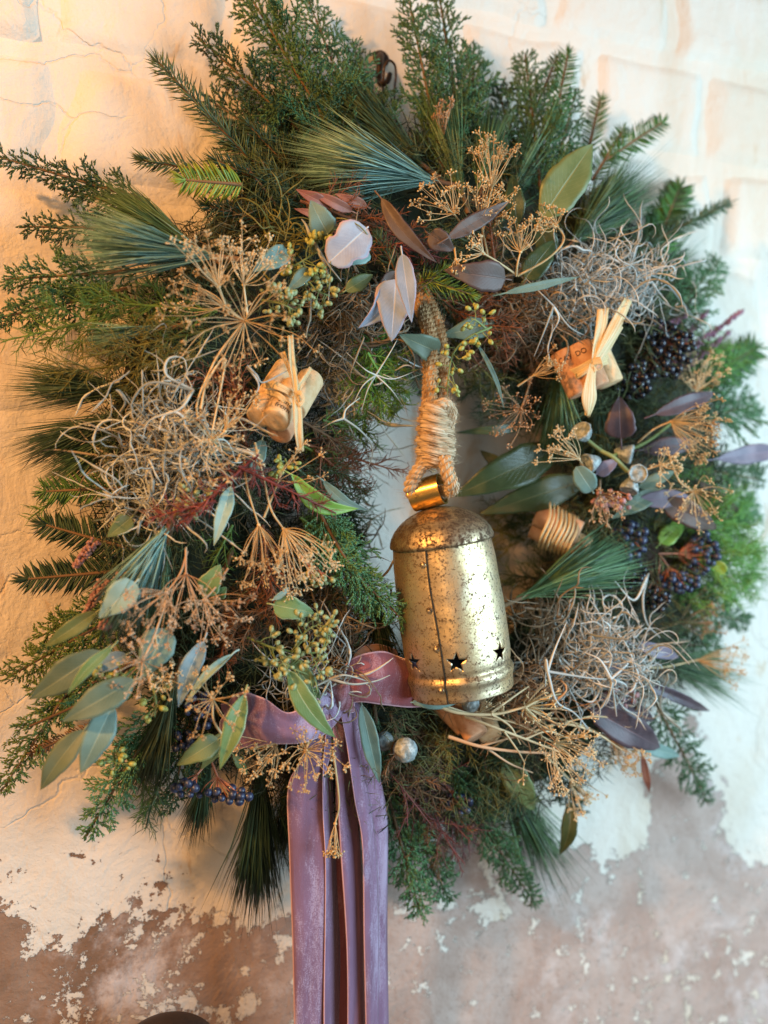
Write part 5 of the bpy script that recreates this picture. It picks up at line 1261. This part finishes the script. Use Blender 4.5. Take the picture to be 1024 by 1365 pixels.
leaf('bright green curved leaf reaching to the hole', (388, 632, .15), (478, 678, .145), 26, 'bright', shape='lance', bend=.17, fold=.3, curl=.05)
leaf('slim grey leaf tip behind the bright curved leaf', (430, 640, .12), (490, 680, .12), 16, 'teal', shape='lance', bend=.1)
leafsprig('pair of green leaves over the velvet knot', [(370, 862, .14), (380, 878, .15), (386, 888, .155)], [
    ((384, 893, .160), (447, 983, .165), 29, 'green', K(shape='lance', fold=.15, bend=.06)),
    ((388, 878, .15), (427, 932, .15), 24, 'olive', K(shape='lance', fold=.2))], stemmat='stemgreen', group=None)
leaf('pale-edged narrow green leaf beside the left velvet loop', (326, 925, .155), (293, 1026, .16), 27, 'green', shape='lance', fold=.35)
leaf('dull olive leaf above the blue berries', (292, 985, .12), (236, 1020, .12), 30, 'olive', shape='ovate')
leaf('second dull olive leaf above the blue berries', (302, 975, .115), (268, 1026, .12), 22, 'olive', shape='lance')
leaf('pale grey leaf hanging between ribbon and silver ball', (482, 938, .12), (506, 1044, .115), 26, 'teal', shape='lance', fold=.3)
leaf('curled green leaf in the shade beneath the loop', (310, 1005, .10), (330, 1032, .09), 12, 'olive', shape='lance')
leafsprig('teal eucalyptus leaf standing over the pink-white leaf', [(445, 330, .13), (442, 315, .14)], [((437, 312, .15), (414, 267, .155), 34, 'teal', K(shape='ovate', fold=.1))], stemmat='stemgreen')
leaf('pink-white heart-notched leaf at the upper middle', (489, 304, .16), (438, 350, .158), 50, 'lilacwhite', shape='notch', fold=.12, wave=.03, petiole=.06)
leaf('small pale leaf under the pink-white one', (491, 334, .15), (462, 353, .15), 24, 'tealpale', shape='ovate', fold=.1)
leaf('teal folded leaf behind the top straw umbels', (384, 334, .14), (336, 362, .14), 27, 'teal', shape='ovate', fold=.4)
leaf('olive leaf pointing down beside the moss', (414, 358, .145), (382, 389, .148), 20, 'greygreen', shape='lance', fold=.2)
leafsprig('drooping sprig of three lilac leaves over the rope', [(545, 345, .13), (540, 358, .145), (532, 368, .15)], [
    ((528, 372, .155), (522, 455, .160), 50, 'lilac', K(shape='ovate', fold=.1, wave=.02)),
    ((536, 338, .168), (549, 430, .172), 27, 'lilac', K(shape='lance', fold=.15, wave=.02)),
    ((512, 378, .150), (478, 437, .150), 30, 'lilac', K(shape='lance', fold=.45, roll=-.4, bend=-.12))], group=None)
leaf('brown shaded leaf behind the lilac leaves', (528, 362, .145), (498, 400, .145), 20, 'burg', shape='lance', fold=.3)
leaf('grey-green leaf crossing in front of the rope', (585, 470, .135), (532, 446, .145), 34, 'greygreen', shape='ovate', petiole=.35)
leaf('olive leaf beneath the small pale leaf', (460, 388, .14), (497, 366, .14), 22, 'olive', shape='lance')
leaf('long twisted burgundy leaf above the lilac leaves', (508, 264, .135), (582, 350, .15), 24, 'burg', shape='lance', fold=.3, wave=.05, bend=.06)
leaf('dark burgundy leaf pointing up to the tan umbels', (596, 318, .155), (680, 268, .155), 24, 'burg', shape='lance', fold=.1, curl=.03)
leaf('small square burgundy leaf between the long ones', (572, 312, .148), (606, 334, .15), 30, 'burg', shape='ovate', fold=.1)
leaf('wide brown-burgundy leaf above the small spruce tips', (674, 372, .158), (592, 360, .155), 42, 'burg', shape='ovate', fold=.12, wave=.02)
leafsprig('red-brown dried leaves under the pale pine bunch', [(400, 255, .12), (450, 285, .12), (500, 300, .12)], [
    ((442, 276, .13), (394, 252, .135), 18, 'redbrown', K(shape='lance', fold=.2)), ((470, 282, .13), (412, 254, .135), 16, 'redbrown', K(shape='lance', fold=.3)),
    ((440, 292, .12), (392, 278, .125), 14, 'redbrown', K(shape='lance', fold=.2)), ((490, 276, .12), (446, 258, .125), 16, 'redbrown', K(shape='lance', fold=.2))], group=None)
leaf('broad olive-green leaf at the upper right', (722, 292, .145), (790, 192, .150), 62, 'magnlight', shape='lance', fold=.12, curl=.08, name='magnolia_leaf')
leaf('shaded green leaf behind the tan umbels', (690, 300, .13), (682, 232, .13), 30, 'magn', shape='lance', name='magnolia_leaf')
leaf('shaded leaf under the broad olive-green one', (735, 340, .12), (715, 290, .12), 34, 'magn', shape='ovate', name='magnolia_leaf')
leaf('shaded round leaf right of the bowl-shaped umbel', (700, 372, .13), (740, 320, .13), 36, 'magn', shape='ovate', name='magnolia_leaf')
leaf('long thin grey-green leaf over the upper moss', (672, 391, .155), (772, 369, .155), 13, 'greygreen', shape='lance', curl=.04)
leaf('big dark leaf across the hole above the bell', (742, 600, .07), (603, 662, .06), 64, 'magn', shape='lance', name='magnolia_leaf', fold=.15)
leaf('big dark leaf under the first one in the hole', (780, 640, .08), (640, 685, .055), 52, 'magn', shape='lance', name='magnolia_leaf', fold=.1)
leaf('dim narrow leaf crossing the hole higher up', (700, 570, .06), (606, 577, .05), 16, 'magn', shape='lance', name='magnolia_leaf')
leaf('olive leaf right beside the rope', (652, 432, .11), (588, 448, .11), 34, 'greygreen', shape='ovate')
leaf('long green blade dangling beside the rope', (634, 455, .14), (672, 545, .13), 7, 'teal', shape='lance', petiole=.1, fold=.1, bend=-.05)
leaf('plum leaf with a red stalk below the corks with the bow', (828, 585, .125), (826, 528, .13), 46, 'plum', shape='ovate', fold=.12, petiole=.35)
leaf('plum leaf pointing out above the large straw fan', (872, 553, .13), (953, 524, .12), 28, 'plum', shape='lance', fold=.2)
leaf('lilac-plum leaf blurred at the right edge', (955, 612, .09), (1040, 600, .06), 34, 'plumlilac', shape='lance', fold=.2)
leaf('plum leaf behind the large straw fan', (855, 600, .10), (930, 590, .10), 32, 'plum', shape='lance')
leaf('dark plum leaf under the hanging umbel', (885, 668, .12), (955, 705, .11), 40, 'burg', shape='ovate', fold=.1)
leaf('lilac-plum leaf next to the silver pods', (848, 668, .115), (920, 662, .11), 30, 'plumlilac', shape='lance')
leaf('green-edged leaf under the silver pods', (880, 652, .11), (815, 692, .11), 30, 'greygreen', shape='lance')
leaf('green leaf peeping behind the silver pod pair', (850, 650, .12), (900, 628, .12), 20, 'greygreen', shape='lance')
leaf('brown triangular leaf tip against the pale wall', (930, 640, .08), (988, 686, .06), 20, 'burg', shape='lance')
leaf('round bluish leaf beneath the silver pods', (790, 655, .13), (768, 622, .135), 30, 'teal', shape='round', fold=.1)
leaf('plum leaf between the silver pods', (795, 632, .12), (825, 612, .125), 22, 'plumlilac', shape='ovate')
leaf('lime green leaf in the right hand berries', (880, 725, .09), (910, 695, .08), 30, 'bright', shape='ovate')
leaf('yellowing round leaf at the tip of the right berries', (965, 765, .10), (944, 738, .10), 22, 'yellowleaf', shape='ovate')
leaf('long dark plum leaf pointing out at the lower right', (838, 902, .11), (946, 948, .08), 20, 'plum', shape='lance', fold=.4)
leaf('lilac-plum leaf in the lower silver moss', (845, 858, .11), (905, 876, .10), 24, 'plumlilac', shape='lance')
leaf('lilac-plum leaf under the icy tendrils', (830, 895, .12), (785, 875, .12), 24, 'plumlilac', shape='ovate')
leaf('broad plum leaf with a pointed tip at the lower right', (788, 945, .12), (880, 996, .10), 52, 'plum', shape='ovate', fold=.2)
leaf('second plum leaf beneath the broad pointed one', (800, 930, .11), (872, 960, .10), 34, 'plum', shape='lance', fold=.2)
leaf('green leaf tip behind the broad plum leaf', (840, 990, .09), (906, 1008, .08), 24, 'teal', shape='lance')
leaf('narrow brown leaf hanging under the broad plum leaf', (856, 1005, .09), (866, 1056, .08), 13, 'redbrown', shape='lance')
leaf('olive-brown leaf hanging below the ring near the paint', (672, 1012, .09), (712, 1080, .08), 42, 'olive', shape='ovate', fold=.15)
leaf('dark green leaf hanging lowest at the lower right', (760, 1068, .075), (746, 1140, .07), 27, 'magn', shape='lance', fold=.15, bend=-.08, name='magnolia_leaf')
leaf('pale teal leaf edge just under the rim of the bell', (548, 936, .125), (622, 930, .125), 20, 'teal', shape='lance', roll=.3)
leaf('olive leaf at the inner edge under the straw heads', (690, 640, .05), (640, 600, .04), 30, 'magn', shape='ovate', name='magnolia_leaf')
leaf('olive leaf in the grey moss above the pine', (175, 690, .12), (143, 716, .12), 24, 'olive', shape='ovate')
leaf('pale olive leaf hidden behind the hole-side moss', (545, 520, .08), (515, 560, .08), 18, 'olive', shape='lance')

# ------------------------------------------------------------------ seeded eucalyptus, berries, pods, buds
def seeded(label, pts, n, spr=16, mat='seedpod', r=.0021, group='seeded eucalyptus sprigs', sub=4):
    p = [P(*q) for q in pts]; c = curve(p, 30); t = thing('seeded_eucalyptus', p[0], label, 'seeded sprig', group)
    g = G(); tubes(g, c, np.linspace(.0013, .0006, 30), 5); _, nn, s = side_frame(p[0], p[-1], .1)
    for i in range(n):
        k = int(3 + 26 * i / n); d = nrm(c[min(29, k + 1)] - c[k - 1])
        e = c[k] + (s * R.choice([-1, 1]) * R.uniform(.3, 1) + nn * R.uniform(-.2, .7) + d * .4) * spr * PX * R.uniform(.5, 1)
        tubes(g, curve([c[k], (c[k] + e) / 2 + R.normal(0, .0006, 3), e], 5), .0005, 4)
        for q in range(R.randint(2, sub + 1)):
            w_ = nrm(nrm(e - c[k]) + R.normal(0, .8, 3)); f = e + w_ * R.uniform(.004, .0085)
            tubes(g, np.array([e, (e + f) / 2, f]), .0004, 4)
            o = bpy.data.objects.new('seed_pod', ico(r, mat, 2, 1.45, 'seed_pod')); col.objects.link(o); o.parent = t
            o.location = f - p[0]; o.rotation_euler = Vector(w_).to_track_quat('Z', 'Y').to_euler(); o.scale = (R.uniform(.7, 1.15),) * 3
    g.build('stem', M['stemgreen'], t)
seeded('pale green seeded sprig in the lower middle, densest of them', [(330, 850, .13), (370, 865, .15), (420, 870, .155), (440, 855, .155)], 18, 38)
seeded('pale green seeded sprig hanging above the velvet loop', [(345, 880, .14), (385, 890, .155), (425, 905, .155)], 13, 34)
seeded('seeded sprig rising beside the rounded green leaf', [(395, 860, .14), (410, 840, .15), (430, 830, .15)], 12, 20)
seeded('green seeded sprig right of the largest straw wheel', [(350, 400, .13), (375, 405, .15), (395, 415, .15)], 14, 18)
seeded('yellow-green seeded sprig under the teal leaf', [(370, 365, .13), (400, 350, .14), (440, 325, .14)], 20, 22, 'seedpodyel')
seeded('yellow-green seeded sprig below the olive leaf', [(400, 360, .13), (420, 385, .14), (440, 395, .14)], 12, 18, 'seedpod')
seeded('seeded sprig dangling in front of the rope', [(655, 436, .14), (625, 450, .15), (605, 470, .15), (598, 500, .145), (596, 528, .14)], 13, 17, 'seedpodyel', .0021, sub=3)
seeded('seeded sprig rising beside the rope', [(650, 440, .14), (636, 428, .15), (628, 425, .15)], 5, 16, 'seedpodyel', .0021, sub=3)
seeded('seeded tips between the long grey leaves', [(180, 890, .13), (155, 908, .14), (125, 915, .14)], 9, 16, 'seedpodyel', .0020, sub=2)
seeded('seeded tips under the star-shaped umbel', [(200, 900, .13), (208, 935, .14), (206, 955, .14)], 6, 14, 'seedpodyel', .0021, sub=2)
seeded('seeded tips dangling over the lower cypress', [(150, 1000, .10), (155, 1020, .11)], 6, 14, 'seedpodyel', .0021, sub=2)
seeded('seeded sprig in the grey moss near the crimson tuft', [(262, 640, .13), (262, 665, .14), (250, 690, .14)], 9, 16, 'seedpod', .0021)
seeded('seeded sprig in the shade below the first corks', [(380, 612, .12), (385, 625, .13)], 6, 14, 'seedpodyel', .0021)
berries('large heap of glossy black berries beside the raffia bow', 885, 468, 44, 40, 70, .0046, 'berryblack', group='clusters of dark berries', dh=.012, depth=.022, h=.085)
berries('black berries under the cork bundle with the bow', 845, 508, 28, 26, 30, .0044, 'berryblack', h=.095, dh=0, depth=.016)
berries('black berries behind the silver curls at the upper right', 855, 430, 26, 20, 22, .0042, 'berryblack', h=.085, dh=0)
berries('black berries below the plum leaves', 838, 722, 24, 30, 36, .0046, 'berryblue', h=.10, dh=0)
berries('black berries trailing down to the silver moss', 845, 765, 18, 22, 20, .0044, 'berryblack', h=.10, dh=0)
berries('blue-black berries on red stalks at the right edge', 935, 738, 24, 32, 32, .0046, 'berryblue', h=.10, dh=0, root=(878, 738, .09))
berries('blue-black berries lower on the red stalks', 905, 775, 34, 14, 26, .0045, 'berryblue', h=.10, dh=0, root=(880, 740, .09))
berries('black berries hanging above the lower silver moss', 875, 800, 20, 18, 24, .0045, 'berryblack', h=.095, dh=0, root=(880, 745, .09))
berries('dusty blue berries on pink stalks at the lower left', 300, 1060, 34, 9, 26, .0040, 'berryblue', h=.11, dh=0, root=(282, 1015, .10), depth=.007)
berries('dusty blue berries at the outer end of the pink stalks', 248, 1050, 18, 12, 15, .0040, 'berryblue', h=.11, dh=0, root=(275, 1018, .10), depth=.007)
berries('dark berries in shade beside the slate-blue leaf', 268, 945, 20, 22, 22, .0036, 'berryblue', h=.10, dh=0)
berries('dark berries in shade beneath the brown sprig', 240, 985, 14, 14, 12, .0036, 'berryblue', h=.085, dh=0)
berries('small blue berries below the ring near the thin cypress', 612, 1072, 20, 16, 16, .0038, 'berryblue', h=.085, dh=0, root=(590, 1040, .08))
berries('dusty pink berries in the lower silver moss', 828, 925, 22, 18, 34, .0030, 'pinkpod', h=.11, dh=0, name='pink_bud_cluster', cat='bud cluster', group=None, piece='bud')
berries('tan bead-like buds under the silver pods', 815, 668, 30, 16, 26, .0028, 'pinkpod', h=.118, dh=0, name='pink_bud_cluster', cat='bud cluster', group=None, piece='bud')
berries('pale closed buds just under the bright cypress moss', 425, 770, 18, 10, 18, .0028, 'seedpod', h=.14, dh=0, name='pink_bud_cluster', cat='bud cluster', group=None, piece='bud', root=(400, 740, .13))
def catkin(label, a, b, r=.0042, mat='pink', n=120, group='pink heather spikes'):
    A, B = ab(a, b); t = thing('heather_spike', A, label, 'flower spike', group); g = G(); sp = spine(A, B, .05, 20); tubes(g, sp, .0008, 5); g.build('stem', M['stem'], t)
    g = G(); k = R.rand(n) * 18; k0 = k.astype(int); p = sp[k0] + (sp[k0 + 1] - sp[k0]) * (k - k0)[:, None]; o = nrm(R.normal(size=(n, 3)))
    blob(g, p + o * r * (1 - k / 30)[:, None], .0016, o, 1.2, R.rand(n)); g.build('buds', M[mat], t, kind='stuff')
catkin('dusty pink heather spike beside the blunt fir', (128, 720, .10), (98, 758, .09))
catkin('dusty pink heather spike above the narrow olive leaf', (138, 775, .11), (113, 820, .11), n=140)
catkin('small pink heather spike next to the lone teal leaf', (162, 768, .12), (150, 785, .12), n=60)
catkin('pink heather tip under the lone teal leaf', (145, 832, .13), (132, 834, .13), n=40)
catkin('purple heather spike, upper one at the right edge', (900, 480, .08), (992, 412, .05), .005, 'heather', 170)
catkin('purple heather spike below the upper one', (900, 500, .08), (975, 440, .05), .005, 'heather', 170)
catkin('purple heather spike rising from the black berries', (890, 480, .08), (945, 412, .05), .005, 'heather', 150)
catkin('purple heather in the shade of the blurred cypress', (880, 440, .08), (915, 420, .06), .005, 'heather', 90)
def podmesh(g, C, ax, r, L, rib=8, open_=True):
    ax = nrm(ax); X = nrm(np.cross(ax, [.3, .2, 1])); Y = np.cross(ax, X); n = 32; V = []
    pf = [(.10, -1), (.32, -.85), (.62, -.35), (.88, .25), (1, .6), (.98, .8), (.84, .86), (.80, .74), (.50, .66), (.26, .80), (.02, .84)]
    for (q, z) in pf:
        for j in range(n):
            a = j * 2 * math.pi / n; k = 1 + .07 * math.cos(a * rib) * (z < .7); V.append(C + ax * z * L * .5 + (X * math.cos(a) + Y * math.sin(a)) * q * r * k)
    i = np.arange(len(pf) - 1)[:, None]; j = np.arange(n)[None]
    g.add(V, np.stack([i * n + j, i * n + (j + 1) % n, (i + 1) * n + (j + 1) % n, (i + 1) * n + j], -1))
pd = thing('gum_nut_sprig', P(800, 625, .12), 'sprig of five silvery ribbed gum nuts on an olive stalk', 'gum nuts')
g = G(); tubes(g, curve([P(775, 580, .11), P(800, 600, .118), P(818, 610, .125), P(836, 628, .125)], 20), np.linspace(.0020, .0024, 20), 8); tubes(g, curve([P(815, 608, .12), P(860, 590, .11), P(900, 560, .10)], 14), .0018, 7); g.build('stem', M['stemgreen'], pd)
for (u, v, h, dx, dy, dz, r, L) in ((778, 579, .120, -.4, -.6, .7, .0105, .018), (790, 616, .128, -.9, .3, .5, .0100, .020), (832, 604, .120, .9, .2, .3, .0100, .020), (849, 632, .138, .2, -.1, 1, .0095, .016), (841, 646, .128, -.3, .9, .3, .0095, .018)):
    c = P(u, v, h); g = G(); podmesh(g, c, RT * dx - UP * dy + tocam(c) * dz, r, L); g.build('gum_nut', M['silverpod'], pd)
def ball(label, u, v, h, r):
    bm = bmesh.new(); bmesh.ops.create_icosphere(bm, subdivisions=4, radius=r)
    for q in bm.verts: q.co *= 1 + .05 * mnoise.noise(q.co * 380 + Vector((u, v, 0))) + .03 * mnoise.cell(q.co * 300)
    me = bpy.data.meshes.new('pod'); bm.to_mesh(me); bm.free(); me.shade_smooth(); me.materials.append(M['silverpod']); o = bpy.data.objects.new('silver_seed_pod', me); col.objects.link(o); o.location = P(u, v, h); tag(o, label, 'seed pod', 'round silver pods')
ball('round silver pod under the bell beside the ribbon', 540, 1000, .120, .0112)
ball('dim silvery pod partly behind the pale grey leaf', 512, 988, .10, .0090)
ball('whitish pod just under the rim of the bell', 627, 938, .118, .0085)
ball('silvery pod in the shade above the long burgundy leaf', 516, 246, .10, .0080)
